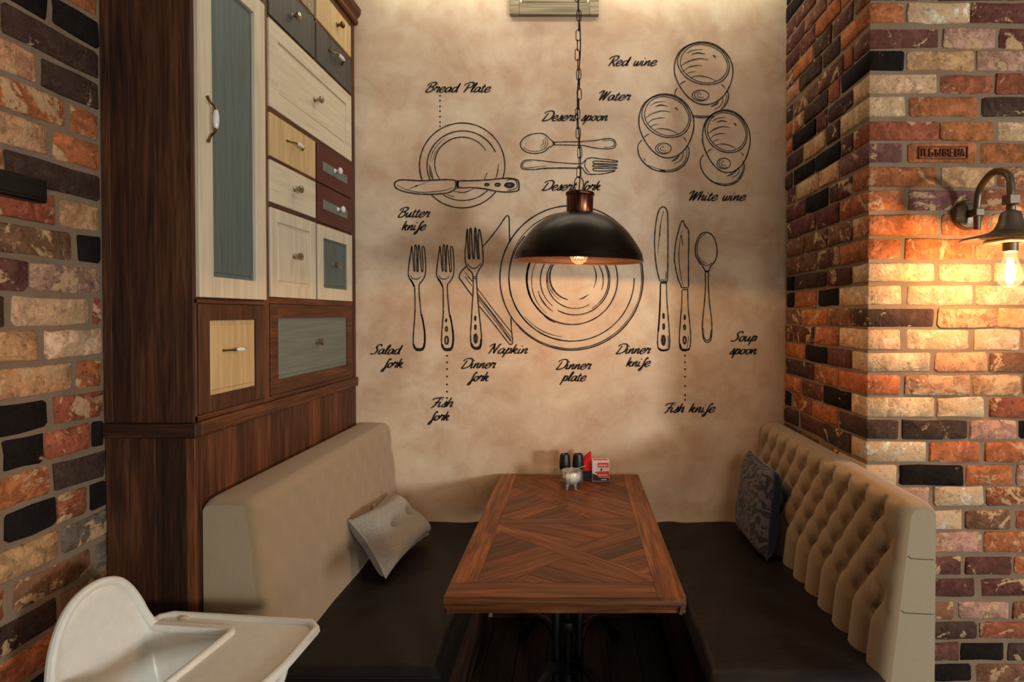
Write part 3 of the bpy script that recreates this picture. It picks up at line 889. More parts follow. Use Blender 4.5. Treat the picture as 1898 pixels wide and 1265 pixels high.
ik.build('mural_napkin', 'line drawing of a folded napkin behind the dinner fork')

# dinner plate
ik = Ink()
def B(cx, cy, rx, ry, a0, a1, w, **kw): ik.arc(900 + cx/4.2157, 370 + cy/4.2157, rx/4.2157, ry/4.2157, a0, a1, w, **kw)
B(672,613,560,565, 0,360, 2.2); B(668,610,553,556, 20,140, 1.6, taper=.5); B(668,613,552,560, -25,25, 1.3, taper=.5)
B(672,615,490,493, 0,222, 1.9); B(672,590,490,493, 190,330, 1.5, taper=.5); B(672,615,490,493, 100,180, 1.9); B(640,620,440,455, 95,140, 1.4, taper=.6)
B(676,622,356,356, 0,360, 2.0); B(672,622,350,352, 120,240, 3.2, taper=.5); B(690,640,330,330, 130,215, 1.2, taper=.5)
B(700,632,271,271, -40,120, 1.9); B(690,630,262,262, 130,260, 1.8, taper=.4); B(700,640,300,290, 125,165, 2.2, taper=.6); B(676,640,345,350, 112,130, 2.0, taper=.6)
B(700,630,222,222, 60,250, 1.8, taper=.3); B(705,630,255,255, -30,60, 1.6, taper=.3); B(700,632,220,220, -40,20, 1.8, taper=.4)
B(683,606,182,182, 103,225, 2.8, taper=.4); B(683,606,182,182, -35,28, 1.9, taper=.6); B(683,606,182,182, 48,76, 1.9, taper=.6); B(690,610,205,205, 120,200, 1.3, taper=.6)
ik.build('mural_dinner_plate', 'line drawing of the big dinner plate behind the pendant lamp')

# knives and soup spoon
T0 = zc(1190, 370, 4.081); q = 4.081
ik = Ink()
ik.stroke(T0([(135,618),(115,540),(100,430),(95,300),(105,180),(125,90),(150,58),(175,62),(192,95),(196,200),(196,400),(195,520),(192,618)]), 1.9)
ik.stroke(T0([(135,618),(192,620)]), 1.5); ik.stroke(T0([(138,630),(190,630)]), 3.0)
ik.stroke(T0([(165,85),(145,160),(135,250),(125,340),(120,410)]), 1.1, taper=.5); ik.stroke(T0([(140,605),(178,605),(182,545)]), 1.1); ik.stroke(T0([(140,190),(134,280)]), 1.4)
ik.stroke(T0([(140,635),(138,750),(130,900),(120,1020),(118,1100),(130,1135),(165,1145),(200,1135),(210,1090),(205,980),(195,860),(188,760),(185,635)]), 1.8)
ik.stroke(T0([(140,640),(136,800),(124,1000)]), 2.2); ik.stroke(T0([(122,1120),(140,1138),(170,1142),(200,1130)]), 3.6, taper=.4); ik.stroke(T0([(196,1030),(200,1080),(196,1120)]), 1.2)
for cx, cy, rx, ry, w in ((163,882,5,18,2.2),(164,962,6,20,2.2),(162,1065,10,34,3.6)): ik.ring(1190+cx/q, 370+cy/q, rx/q, ry/q, w)
ik.build('mural_dinner_knife', 'line drawing of the long dinner knife right of the plate')
ik = Ink()
ik.stroke(T0([(300,668),(270,590),(248,480),(245,420),(255,330),(275,240),(295,175),(310,160),(320,185),(330,205),(350,230),(354,300),(352,450),(352,600),(352,665)]), 1.9)
ik.stroke(T0([(300,668),(350,668),(348,682),(308,682)]), 1.8, smooth=False)
ik.stroke(T0([(300,240),(285,330),(278,420),(285,520),(300,610),(315,655)]), 1.1, taper=.4); ik.stroke(T0([(298,270),(303,310),(308,350)]), 1.3)
ik.stroke(T0([(303,685),(300,800),(290,920),(283,1030),(285,1110),(300,1138),(330,1142),(358,1130),(368,1050),(362,950),(350,830),(345,685)]), 1.7)
ik.stroke(T0([(287,1090),(298,1132),(330,1140),(356,1128)]), 3.8, taper=.4); ik.stroke(T0([(352,1030),(346,1090),(340,1120)]), 1.1)
for cx, cy, rx, ry, w in ((323,892,5,16,2.0),(322,967,7,18,2.2),(322,1065,10,27,2.6)): ik.ring(1190+cx/q, 370+cy/q, rx/q, ry/q, w)
ik.build('mural_fish_knife', 'line drawing of the shorter pointed fish knife')
ik = Ink()
ik.stroke(T0([(483,248),(530,268),(560,330),(568,400),(555,460),(520,505),(505,540),(478,540),(465,515),(430,470),(405,420),(405,350),(425,290),(450,260)]), 1.9, True)
ik.stroke(T0([(480,258),(440,290),(418,350),(420,420),(445,475),(490,500),(530,480)]), 1.6, taper=.4); ik.stroke(T0([(430,430),(455,465),(490,485)]), 1.2, taper=.4)
ik.stroke(T0([(475,545),(505,545)]), 2.6)
ik.stroke(T0([(478,552),(480,650),(470,800),(458,920),(457,1010),(470,1065),(495,1082),(518,1065),(528,1000),(525,900),(510,780),(502,650),(502,552)]), 1.8)
ik.stroke(T0([(465,975),(470,1040),(492,1068),(515,1045),(520,985)]), 1.5, taper=.4)
ik.build('mural_soup_spoon', 'line drawing of the soup spoon, rightmost of the cutlery')
ik = Ink()
for y in (230,300,372,450,535,613,680): ik.dot(828.6, 620 + y/5.75, 1.9)
ik.build('mural_dots', 'dotted line below the fish fork drawing')
ik = Ink()
for y in (270,325,383,447,525,600,640): ik.dot(1269.8, 600 + y/4.519, 1.9)
ik.build('mural_dots', 'dotted line below the fish knife drawing')

# brush-script lettering: strokes in units of the x-height
GL = {
 'a': (.95, [[(.75,.85),(.5,1),(.2,.8),(.1,.35),(.25,.05),(.5,.15),(.72,.6),(.78,.95),(.72,.4),(.8,.08),(1.0,.2)]]),
 'd': (.95, [[(.75,.85),(.5,1),(.2,.8),(.1,.35),(.25,.05),(.5,.15),(.75,.7),(.82,1.75)], [(.82,1.75),(.74,.8),(.72,.3),(.82,.06),(1.0,.2)]]),
 'e': (.84, [[(.08,.42),(.5,.52),(.70,.80),(.54,1.02),(.24,.86),(.08,.4),(.25,.03),(.54,.04),(.90,.35)]]),
 'f': (.62, [[(.72,1.45),(.66,1.75),(.48,1.5),(.4,.8),(.38,0),(.32,-.55),(.15,-.75),(.06,-.5),(.3,-.05),(.75,.3)]]),
 'h': (.88, [[(.2,1.8),(.12,.9),(.08,0)], [(.08,.1),(.3,.8),(.55,1),(.65,.8),(.6,.3),(.68,.05),(.9,.25)]]),
 'i': (.46, [[(.15,1),(.1,.4),(.18,.05),(.5,.25)], [(.17,1.38),(.22,1.52)]]),
 'k': (.85, [[(.2,1.8),(.12,.9),(.06,0)], [(.1,.4),(.4,.98),(.6,.85),(.45,.55),(.18,.48),(.42,.35),(.6,.05),(.88,.2)]]),
 'l': (.50, [[(.1,.3),(.4,1.2),(.45,1.75),(.3,1.6),(.18,.8),(.22,.08),(.52,.2)]]),
 'n': (.88, [[(.12,.97),(.12,.5),(.08,0)], [(.1,.15),(.35,.85),(.55,.97),(.6,.7),(.58,.25),(.68,.05),(.92,.25)]]),
 'o': (.80, [[(.4,1),(.15,.75),(.1,.3),(.3,.03),(.58,.2),(.65,.65),(.42,1)], [(.55,.92),(.85,.78)]]),
 'p': (.85, [[(.25,1.15),(.16,.3),(.02,-.75)], [(.12,.2),(.35,.85),(.6,.97),(.7,.6),(.55,.12),(.28,.1)], [(.5,.1),(.88,.25)]]),
 'r': (.78, [[(.0,.35),(.14,.8),(.2,1.14),(.27,.93),(.42,.94),(.6,.98),(.62,.8),(.54,.4),(.56,.05),(.82,.25)]]),
 's': (.62, [[(.0,.1),(.3,.6),(.45,1.08),(.5,.6),(.5,.2),(.3,.0),(.08,.12)], [(.4,.02),(.68,.2)]]),
 't': (.56, [[(.3,1.5),(.2,.7),(.2,.1),(.35,.03),(.62,.25)], [(.02,1.02),(.52,1.12)]]),
 'u': (.90, [[(.15,.98),(.1,.35),(.22,.05),(.45,.2),(.68,.95)], [(.68,.95),(.62,.3),(.7,.05),(.93,.25)]]),
 'w': (1.05, [[(.12,.98),(.08,.35),(.2,.05),(.4,.2),(.54,.9)], [(.54,.9),(.48,.3),(.6,.05),(.82,.25),(.92,1.0)]]),
 'B': (1.10, [[(-.15,1.3),(.1,1.7),(.6,1.9),(.98,1.8),(.98,1.45),(.65,1.1),(.3,1.0)], [(.35,1.02),(.78,1.0),(.92,.6),(.7,.15),(.3,-.02),(.05,.15),(.1,.5),(.4,1.55)]]),
 'D': (1.35, [[(-.15,1.4),(.1,1.75),(.6,1.9),(1.1,1.75),(1.3,1.2),(1.15,.5),(.7,.08),(.2,-.02),(.02,.08),(.15,.4),(.42,1.5)]]),
 'F': (.85, [[(-.2,1.3),(.0,1.65),(.5,1.75),(1.1,1.88)], [(.72,1.75),(.55,.8),(.35,.1),(.12,-.2)], [(.25,.85),(.85,.95)]]),
 'N': (1.2, [[(-.25,1.35),(.0,1.75),(.3,1.85),(.25,1.0),(.12,0)], [(.3,1.8),(.55,.9),(.75,.05)], [(.75,.05),(.85,.9),(1.0,1.75),(1.18,1.85)]]),
 'P': (1.08, [[(-.15,1.3),(.1,1.7),(.6,1.9),(1.05,1.8),(1.1,1.3),(.8,.9),(.4,.8)], [(.5,1.6),(.4,.8),(.22,-.05)]]),
 'R': (1.12, [[(-.15,1.3),(.1,1.7),(.6,1.9),(1.02,1.8),(1.05,1.35),(.8,1.0),(.4,.85)], [(.5,1.6),(.4,.8),(.2,-.05)], [(.48,.85),(.75,.45),(.98,.05),(1.12,.05)]]),
 'S': (1.0, [[(1.1,1.5),(1.02,1.85),(.65,1.8),(.45,1.45),(.6,1.1),(.75,.7),(.6,.2),(.2,.0),(-.1,.2)]]),
 'W': (1.3, [[(-.25,1.3),(.0,1.7),(.3,1.8),(.25,.9),(.22,0)], [(.22,0),(.55,.9),(.78,1.7)], [(.78,1.7),(.72,.8),(.7,0)], [(.7,0),(1.0,.9),(1.25,1.75)]]),
 ' ': (.75, []),
}
def word(ik, text, x0, x1, base, xh=9.6, w=3.4):
    SH = .36
    segs = []; x = 0
    for ch in text:
        adv, st = GL[ch]
        for s_ in st: segs.append([(x + p[0] + SH*p[1], p[1]) for p in s_])
        x += adv
    lo = min(p[0] for s_ in segs for p in s_); hi = max(p[0] for s_ in segs for p in s_)
    k_ = (x1 - x0 - w) / (hi - lo)
    for s_ in segs:
        ik.stroke([(x0 + w/2 + (p[0]-lo)*k_, base - p[1]*xh) for p in s_], w, False, 5, nib=R(-20), rough=.1, taper=.25)
for label, lines in (
    ('Bread Plate', [('Bread Plate',788,911,171)]), ('Red wine', [('Red wine',1126,1219,122)]), ('Water', [('Water',1109,1170,186)]),
    ('Desert spoon', [('Desert spoon',1004,1128,224)]), ('Desert fork', [('Desert fork',1004,1114,353)]), ('White wine', [('White wine',1276,1384,372)]),
    ('Butter knife', [('Butter',737,798,403),('knife',743,791,427)]), ('Salad fork', [('Salad',685,748,657),('fork',706,748,682)]),
    ('Napkin', [('Napkin',904,980,656)]), ('Dinner fork', [('Dinner',854,920,683),('fork',866,907,707)]), ('Fish fork', [('Fish',797,841,755),('fork',793,834,780)]),
    ('Dinner plate', [('Dinner',1030,1097,685),('plate',1036,1088,707)]), ('Dinner knife', [('Dinner',1141,1207,656),('knife',1159,1207,680)]),
    ('Fish knife', [('Fish knife',1229,1327,765)]), ('Soup spoon', [('Soup',1353,1404,633),('spoon',1350,1404,657)])):
    ik = Ink()
    for t, a, b, c_ in lines: word(ik, t, a, b, c_)
    ik.build('mural_lettering', 'brush script lettering reading ' + label)
# ------------------------------------------------------------------ tall cabinet with many drawers
cab = empty('apothecary_cabinet', ((XL+XC)/2, (YC+YB)/2, 0), 'tall dark oak cabinet with painted drawers and one long glass-less door', 'cabinet')
cab['label'] = 'tall dark oak cabinet with a long white door and many painted drawers'
CY = lambda px: atX(px, 590, XC).y
ZTR, ZTB, ZTOP = 1.244, 1.200, 3.05
MB().box(XL + .004, XC - .016, YC + .018, YB - .003, .002, ZTOP).build('body', M['oak_z'], cab)
# planks of the side that faces the room
xs_u = [atY(p, 600, YC).x for p in (186, 207, 243, 290, 322, 346)]
xs_u[0] = XL + .002
for a, b in zip(xs_u, xs_u[1:] + [XC]):
    MB().box(a + .0001, b - .0001, YC, YC + .017, ZTR + .001, ZTOP, .0005).build('side_plank', M['oak_z'], cab)
xs_l = [XL + .002] + [atY(p, 900, YC).x for p in (237, 288, 345)]
for i, (a, b) in enumerate(zip(xs_l, xs_l[1:] + [XC])):
    MB().box(a + .0002, b - .0002, YC + .002, YC + .017, .002, ZTB - .001, .0006).build('side_plank', M['oak_z'] if i < 3 else M['oak_red'], cab)
MB().box(XL + .002, XC + .014, YC - .012, YC + .016, ZTB, ZTR, .003).build('moulding', M['oak_x'], cab)
MB().box(XC - .014, XC + .012, YC + .0165, YB - .003, ZTB, ZTR, .003).build('moulding', M['oak_redy'], cab)
# base planks behind the bench
n = 12
for i in range(n):
    a = YC + .018 + (YB - .004 - YC - .018) * i / n; b = YC + .018 + (YB - .004 - YC - .018) * (i+1) / n
    MB().box(XC - .015, XC - random.uniform(.001, .003), a + .0002, b - .0002, .002, ZTB - .001, .0006).build('base_plank', M['oak_red'], cab)
# face frame
def fbox(y0, y1, z0, z1, x0=-.015, x1=0.0, c=.0012): return MB().box(XC + x0, XC + x1, y0, y1, z0, z1, c)
Yd0, Yd1, Ym0, Yma, Ymb, Ye = CY(363), CY(489.5), CY(500), CY(585), CY(588), CY(652)
fbox(YC + .018, CY(360), ZTR + .001, ZTOP).build('stile', M['oak_red'], cab)
fbox(Yd1 + .003, Ym0 - .003, ZTR + .001, ZTOP).build('stile', M['oak_red'], cab)
fbox(Ye + .003, YB - .004, ZTR + .001, ZTOP).build('stile', M['oak_red'], cab)
for z0, z1 in ((ZTR + .001, 1.262), (1.605, 1.628), (2.311, 2.328), (2.655, 2.664), (2.830, 2.845), (3.000, ZTOP)):
    fbox(Ym0 - .003, Ye + .003, z0, z1).build('rail', M['oak_redy'], cab)
for z0, z1 in ((ZTR + .001, 1.262), (1.598, 1.612), (2.678, 2.690), (2.830, 2.845), (3.000, ZTOP)):
    fbox(CY(360), Yd1 + .003, z0, z1).build('rail', M['oak_redy'], cab)
for z0, z1 in ((1.962, 1.978), (2.137, 2.147)):
    fbox(Ym0 - .003, Yma + .001, z0, z1).build('rail', M['oak_redy'], cab)
for z0, z1 in ((1.961, 1.969), (2.138, 2.143)):
    fbox(Ymb - .001, Ye + .003, z0, z1).build('rail', M['oak_redy'], cab)
for z0, z1 in ((1.628, 2.311), (2.664, 3.000)):
    fbox(Yma + .001, Ymb - .001, z0, z1).build('stile', M['oak_red'], cab)
# cornice
prof = [(-.02, 3.035), (.012, 3.035), (.02, 3.042), (.02, 3.056), (.014, 3.062), (.018, 3.07), (.03, 3.085), (.034, 3.10), (.034, 3.115), (-.02, 3.115)]
MB().loft([[(XC + a, y, z) for a, z in prof] for y in (YC - .02, YB - .002)], True, True, True).build('cornice', M['oak_redy'], cab, smooth=.4)
MB().loft([[(x, YC + .015 - a, z) for a, z in prof] for x in (XL + .003, XC + .02)], True, True, True).build('cornice', M['oak_x'], cab, smooth=.4)
MB().box(XL + .004, XC, YC + .02, YB - .004, 3.05, 3.112).build('top_board', M['oak_y'], cab)

# drawer fronts
def knob(parent, y, z, m=None, x=.004):
    c = (XC + x, y, z)
    MB().lathe([(.004, 0), (.011, 0), (.010, .004), (.006, .007), (.006, .016), (.012, .020), (.0155, .026), (.0145, .032), (.008, .036), (.001, .037)], c, 20, 'x', True).build('knob', m or M['nickel'], parent)
def pull(parent, y, z, vertical=False, s=1.0, x=.004, part='handle'):
    """brass bow handle with a porcelain grip"""
    def P(t, h): return (XC + x + h*s, y + (0 if vertical else t*s), z + (t*s if vertical else 0))
    for sg in (-1, 1):
        pts = cr([P(sg*.072, .002), P(sg*.062, .007), P(sg*.052, .012), P(sg*.040, .024), P(sg*.028, .028)], 5)
        rad = [.006*s - .0025*s*abs(math.sin(i/len(pts)*3.1)) for i in range(len(pts))]
        MB().tube(pts, rad, 8).build(part, M['brass'], parent)
    pts = [P(-.032 + .064*i/10, .0285) for i in range(11)]
    MB().tube(pts, [.0035*s + .0055*s*math.sin(math.pi*i/10)**.6 for i in range(11)], 12).build('porcelain_grip', M['porcelain'], parent)
def slab(y0, y1, z0, z1, m, proud=.005):
    return fbox(y0 + .002, y1 - .002, z0 + .0015, z1 - .0015, -.012, proud, .002).build('drawer', m, cab)
def framed(y0, y1, z0, z1, w, m, mp, proud=.005, sink=.008, wz=None, name='drawer'):
    wz = wz or w
    mb = fbox(y0 + .002, y0 + w, z0 + .0015, z1 - .0015, -.012, proud, .0015)
    mb2 = fbox(y1 - w, y1 - .002, z0 + .0015, z1 - .0015, -.012, proud, .0015)
    off = len(mb.v); mb.add(mb2.v, mb2.f)
    for a, b in ((z0 + .0015, z0 + wz), (z1 - wz, z1 - .0015)):
        t = fbox(y0 + w, y1 - w, a, b, -.012, proud, .0015); mb.add(t.v, t.f)
    d = mb.build(name, m, cab)
    yy0, yy1, zz0, zz1 = y0 + w, y1 - w, z0 + wz, z1 - wz
    g = .012
    pm = fbox(yy0, yy1, zz0, zz1, -.013, proud - sink, 0)
    rais = fbox(yy0 + g, yy1 - g, zz0 + g, zz1 - g, -.012, proud - sink + .003, .004); pm.add(rais.v, rais.f)
    pm.build('panel', mp, d)
    return d
# long white door with the blue-grey panel
door = framed(Yd0, Yd1, 1.615, 2.676, .066, M['white'], M['teal'], .012, .012, name='door')
pull(door, CY(380), atX(380, 223, XC).z, True, .95, .012)
d = framed(CY(366), Yd1, 1.262, 1.598, .052, M['oak_red'], M['ochre'], .003, .009); pull(d, CY(435), atX(435, 648, XC).z, False, .82, -.004)
d = framed(Ym0, Ye, 1.262, 1.605, .055, M['oak_redy'], M['teal_y'], .003, .009); knob(d, CY(588), atX(588, 634, XC).z, M['nickel'], -.003)
d = framed(Ym0, Yma, 1.628, 1.962, .05, M['white'], M['white'], .005, .007); knob(d, CY(545), atX(545, 476, XC).z, M['nickel'], .001)
d = framed(Ymb, Ye, 1.628, 1.961, .056, M['white'], M['teal'], .005, .008); knob(d, CY(618), atX(618, 492, XC).z, M['nickel'], 0)
d = slab(Ym0, Yma, 1.978, 2.137, M['white_y']); knob(d, CY(545), atX(545, 352, XC).z)
d = slab(Ym0, Yma, 2.147, 2.311, M['ochre']); pull(d, CY(546), atX(546, 271, XC).z, False, .86)
for z0, z1, zi, px, py, m in ((1.969, 2.138, 2.035, 625, 389, 'porcelain'), (2.143, 2.311, 2.205, 620, 318, 'porcelain')):
    d = slab(Ymb, Ye, z0, z1, M['maroon'])
    fbox(CY(598), CY(643), zi - .002, zi + .040, -.002, .0065, .001).build('inlay', M['teal_y'], d)
    knob(d, CY(px), atX(px, py, XC).z, M[m])
d = framed(Ym0, Ye, 2.328, 2.655, .062, M['white_y'], M['white_y'], .005, .007); knob(d, CY(585), atX(585, 187, XC).z)
d = slab(Ym0, Yma, 2.664, 2.830, M['charcoal']); knob(d, CY(543), atX(543, 34, XC).z)
d = slab(Ymb, Ye, 2.664, 2.830, M['charcoal']); pull(d, CY(623), atX(623, 110, XC).z, False, 1.0)
d = slab(Ym0, Yma, 2.845, 3.000, M['paleoak']); knob(d, CY(545), 2.92)
d = slab(Ymb, Ye, 2.845, 3.000, M['ochre']); knob(d, CY(626), atX(626, 50, XC).z, M['brass'])
d = slab(Yd0, Yd1, 2.690, 2.830, M['ochre']); knob(d, (Yd0+Yd1)/2, 2.76)
d = slab(Yd0, Yd1, 2.845, 3.000, M['charcoal']); knob(d, (Yd0+Yd1)/2, 2.92)

# ------------------------------------------------------------------ benches
ZS = .495
SB = [(1.060, 1.01), (.955, 1.01), (.905, .50), (.895, .40)]
def bench(sgn, name, label, y0, xin, mat_b, mat_end, tuft, xo):
    b = empty(name, (sgn*.7, (y0 + YB)/2, 0), label, 'bench')
    xout, ztop = xo, 1.008
    xt, xb = .958, .900          # inner face at the top and at the seat
    def prof():
        P = [(xb, ZS - .10), ]
        N_ = 46
        for i in range(N_ + 1):
            z = ZS - .06 + (ztop - .045 - (ZS - .06)) * i / N_
            P.append((xb + (xt - xb) * (z - ZS) / (ztop - ZS), z))
        xa, za = P[-1]
        for i in range(1, 9):
            a = math.pi/2 * i / 8
            P.append((xa + .045*(1 - math.cos(a)), za + .045*math.sin(a)))
        P.append((xout - .03, ztop + .002))
        for i in range(1, 5):
            a = math.pi/2 * i / 4
            P.append((xout - .03 + .03*math.sin(a), ztop + .002 - .03*(1 - math.cos(a))))
        P.append((xout, ZS - .10))
        return P
    P = prof()
    pitch_y, rowsz = .115, [.953, .874, .794, .714, .626]
    ny = int((YB - .004 - y0) / .0075)
    btn = []
    y_first = y0 + .098
    def bulge(y, z):
        """tufting depth in front of the flat back"""
        if tuft < .02:
            h = 0.0
            for r_i, zr in enumerate(rowsz):
                t = (y - y_first)/pitch_y + (.5 if r_i % 2 else 0)
                dy = (t - round(t)) * pitch_y
                h -= math.exp(-(dy*dy + (z - zr)**2) / .0007)
            return tuft * h + .0015*math.sin(y*31 + z*9)*math.sin(z*17)
        ztp, zbt = rowsz[0], rowsz[-1]
        row = .0815
        if z > ztp:
            t = (y - y_first) / pitch_y
            h = abs(math.sin(math.pi * t)) ** .5
            k_ = min(1, (z - ztp) / .05)
            h = h*(1 - .6*k_) + .6*k_*.8
            e = 1
        elif z < zbt:
            t = (y - y_first) / pitch_y
            h = abs(math.sin(math.pi * t)) ** .45
            e = 1
        else:
            t = (y - y_first) / pitch_y; u = (ztp - z) / (2*row)
            h = (abs(math.sin(math.pi*(t + u))) * abs(math.sin(math.pi*(t - u)))) ** .38
            e = 1
        side_ = min(1, max(0, (y - y0) / .07)); far_ = min(1, max(0, (YB - y) / .03))
        s_ = side_*side_*(3 - 2*side_)
        h = h * s_ + .75 * (1 - s_)
        return (h - .75) * tuft * far_
    rings = []
    rr = .036
    ys = [(y0 + rr*(1 - math.cos(R(15*q))), rr*(1 - math.sin(R(15*q)))) for q in range(6)]
    ys += [(y0 + rr + (YB - .004 - y0 - rr)*j/ny, 0.0) for j in range(ny + 1)]
    for y, rnd_ in ys:
        ring = []
        for i, (x, z) in enumerate(P):
            xx, zz = x, z
            w_ = max(0, min(1, (xt + .060 - x) / .06))
            if i <= 51 and x < xt + .03: xx = x - (bulge(y, z) if i >= 1 else 0)
            xx += rnd_ * w_
            tz = max(0, min(1, (z - (ztop - .045)) / .045))
            zz = z - rnd_*.55*tz
            ring.append((sgn*min(xx, xout), y, zz))
        rings.append(ring)
    MB().loft(rings, False).build('backrest', mat_b, b, smooth=1.2)
    # end panel
    eb = MB(); e0 = rings[0]
    e1 = [(p[0], p[1] + .03, p[2]) for p in e0]
    eb.loft([e0, e1], True, True, True)
    ep = eb.build('end_panel', mat_end, b, smooth=.5)
    if tuft > .02:
        for zz in (.852, .690):
            xi = xb + (xt - xb)*(zz - ZS)/(ztop - ZS)
            MB().tube([(sgn*(xi + .040), y0 - .0005, zz), (sgn*(xi + .05), y0 - .001, zz - .008), (sgn*(xout - .005), y0 - .0005, zz - .012)], .0014, 6).build('seam', M['seam'], ep)
        for r_i, z in enumerate(rowsz):
            y = y_first - (pitch_y/2 if r_i % 2 else 0)
            while y < YB - .05:
                x = xb + (xt - xb)*(z - ZS)/(ztop - ZS)
                mb = MB(); ball(mb, (sgn*(x + tuft*.60), y, z), .009, 10, 6, (.6, 1, 1))
                mb.build('button', mat_b, b)
                y += pitch_y
    # seat cushion
    nx, nyy = 40, 60
    top = []
    xa, xz = xin, xb + .02
    yn, yf = y0 - .005, YB - .006
    def zt(u, v):
        x = xa + (xz - xa)*u; y = yn + (yf - yn)*v
        ed = min(u*(xz-xa), (1-u)*(xz-xa)+.03, v*(yf-yn), (1-v)*(yf-yn)+.03)
        d_ = max(0, 1 - ed/.03)
        z = ZS - .03*d_*d_
        w_ = math.sin(y*23 + 5*math.sin(x*7)) * math.sin(x*11 + y*3)
        return z + .004*w_*(1 - d_) + .006*math.sin(math.pi*u)*math.sin(math.pi*v)
    g = [[(sgn*(xa + (xz-xa)*i/nx), yn + (yf-yn)*j/nyy, zt(i/nx, j/nyy)) for i in range(nx + 1)] for j in range(nyy + 1)]
    mb = MB().loft(g, False)
    out = [p for p in g[0]] + [g[j][nx] for j in range(1, nyy + 1)] + [p for p in g[nyy][::-1][1:]] + [g[j][0] for j in range(nyy - 1, 0, -1)]
    low = [(p[0], p[1], ZS - .11) for p in out]
    mid = [(p[0], p[1], ZS - .06) for p in out]
    mb.loft([out, mid, low], True, False, True)
    sc_ = mb.build('seat_cushion', M['leather'], b, smooth=1.0)
    pts = [(sgn*(xa + .02 + (xz - xa - .05)*i/12), yn - .001, ZS - .027) for i in range(13)]
    MB().tube(pts, .0035, 6).build('piping', M['leather'], sc_)
    MB().box(sgn*(xin + .02), sgn*(xout - .001), y0 + .01, YB - .004, .08, ZS - .112, .004).build('base', M['iron'] if False else M['oak_y'], b)
    MB().box(sgn*(xin + .05), sgn*(xout - .02), y0 + .04, YB - .01, .002, .08).build('plinth', M['oak_y'], b)
    return b
bench(-1, 'upholstered_bench', 'beige linen booth bench with smooth back in front of the cabinet', 1.664, .408, M['linen'], M['linen_daylit'], .006, 1.1225)
bench(1, 'upholstered_bench', 'beige booth bench with deep-buttoned back beside the brick pier', 1.630, .392, M['linen'], M['linen_daylit'], .042, 1.0625)

# ------------------------------------------------------------------ cushions
def pillow(name, c, thick, m_front, m_back, label, dimples=(), pinch=.06, sag=.1, shift=0.0, backk=.6):
    """c = four corners of the middle plane, in order around the cushion"""
    C_ = [Vector(p) for p in c]
    nrm = (C_[1]-C_[0]).cross(C_[3]-C_[0]).normalized()
    C_ = [p + nrm*shift for p in C_]
    n = 28
    def pt(u, v, s):
        a = C_[0].lerp(C_[1], u); b_ = C_[3].lerp(C_[2], u)
        p = a.lerp(b_, v)
        cu, cv = 2*u - 1, 2*v - 1
        # sides curve inwards between the corners
        k_ = pinch
        cen = (C_[0]+C_[1]+C_[2]+C_[3])/4
        ex = (C_[1]-C_[0])/2; ey = (C_[3]-C_[0])/2
        p = p - ex*cu*k_*(1 - cv*cv)*abs(cu) - ey*cv*k_*(1 - cu*cu)*abs(cv)
        h = ((1 - cu**4)*(1 - cv**4))**.36
        h *= 1 - sag*math.exp(-((cu)**2 + (cv)**2)*2)
        for du, dv in dimples:
            r2 = ((cu - du)**2 + (cv - dv)**2)
            h -= .50*math.exp(-r2*34) + .12*math.exp(-abs(cu-du)*10 - r2*5)
        w = .03*math.sin(9*u + 4*v)*math.sin(7*v) 
        return p + nrm*(s*(thick if s > 0 else thick*backk)*(max(h, 0) + w*h))
    root = empty(name, (sum(p.x for p in C_)/4, sum(p.y for p in C_)/4, min(p.z for p in C_)), label, 'cushion', None)
    for s, m, nm in ((1, m_front, 'front_cover'), (-1, m_back, 'back_cover')):
        g = [[pt(i/n, j/n, s) for i in range(n + 1)] for j in range(n + 1)]
        MB().loft(g, False).build(nm, m, root, smooth=1.3)
    rim = [pt(i/n, 0, 0) for i in range(n)] + [pt(1, i/n, 0) for i in range(n)] + [pt(1 - i/n, 1, 0) for i in range(n)] + [pt(0, 1 - i/n, 0) for i in range(n)]
    MB().tube(rim, .0035, 6, True).build('seam_piping', m_back, root)
    return root, nrm, pt
lp = [(-.935, 2.225, .715), (-.768, 2.165, .512), (-.715, 2.60, .512), (-.935, 2.68, .665)]
rt, nn, pt = pillow('throw_cushion', lp, .088, M['wool'], M['wool'], 'small grey woollen cushion with two button dimples on the left bench', ((-.07, -.26), (-.10, .55)), .13, .0, .028)
if nn.x < 0: pass
for du, dv in ((-.07, -.26), (-.10, .55)):
    p = pt((du+1)/2, (dv+1)/2, 1 if nn.x > 0 else -1)
    mb = MB(); ball(mb, p, .007, 10, 6); mb.build('button', M['wool'], rt)
p = pt(0, .62, 0)
MB().box(p.x - .012, p.x - .008, p.y - .012, p.y + .012, p.z - .004, p.z + .016, .001).build('fabric_tag', plain('pale_tag', srgb(214,170,130), .8), rt)
rp = [(.874, 2.40, .880), (.872, 2.755, .885), (.818, 2.735, .515), (.832, 2.375, .505)]
pillow('throw_cushion', rp, .055, M['damask'], M['navy'], 'square dark patterned cushion with navy back leaning in the right corner', (), .05, .0, .008, 1.1)

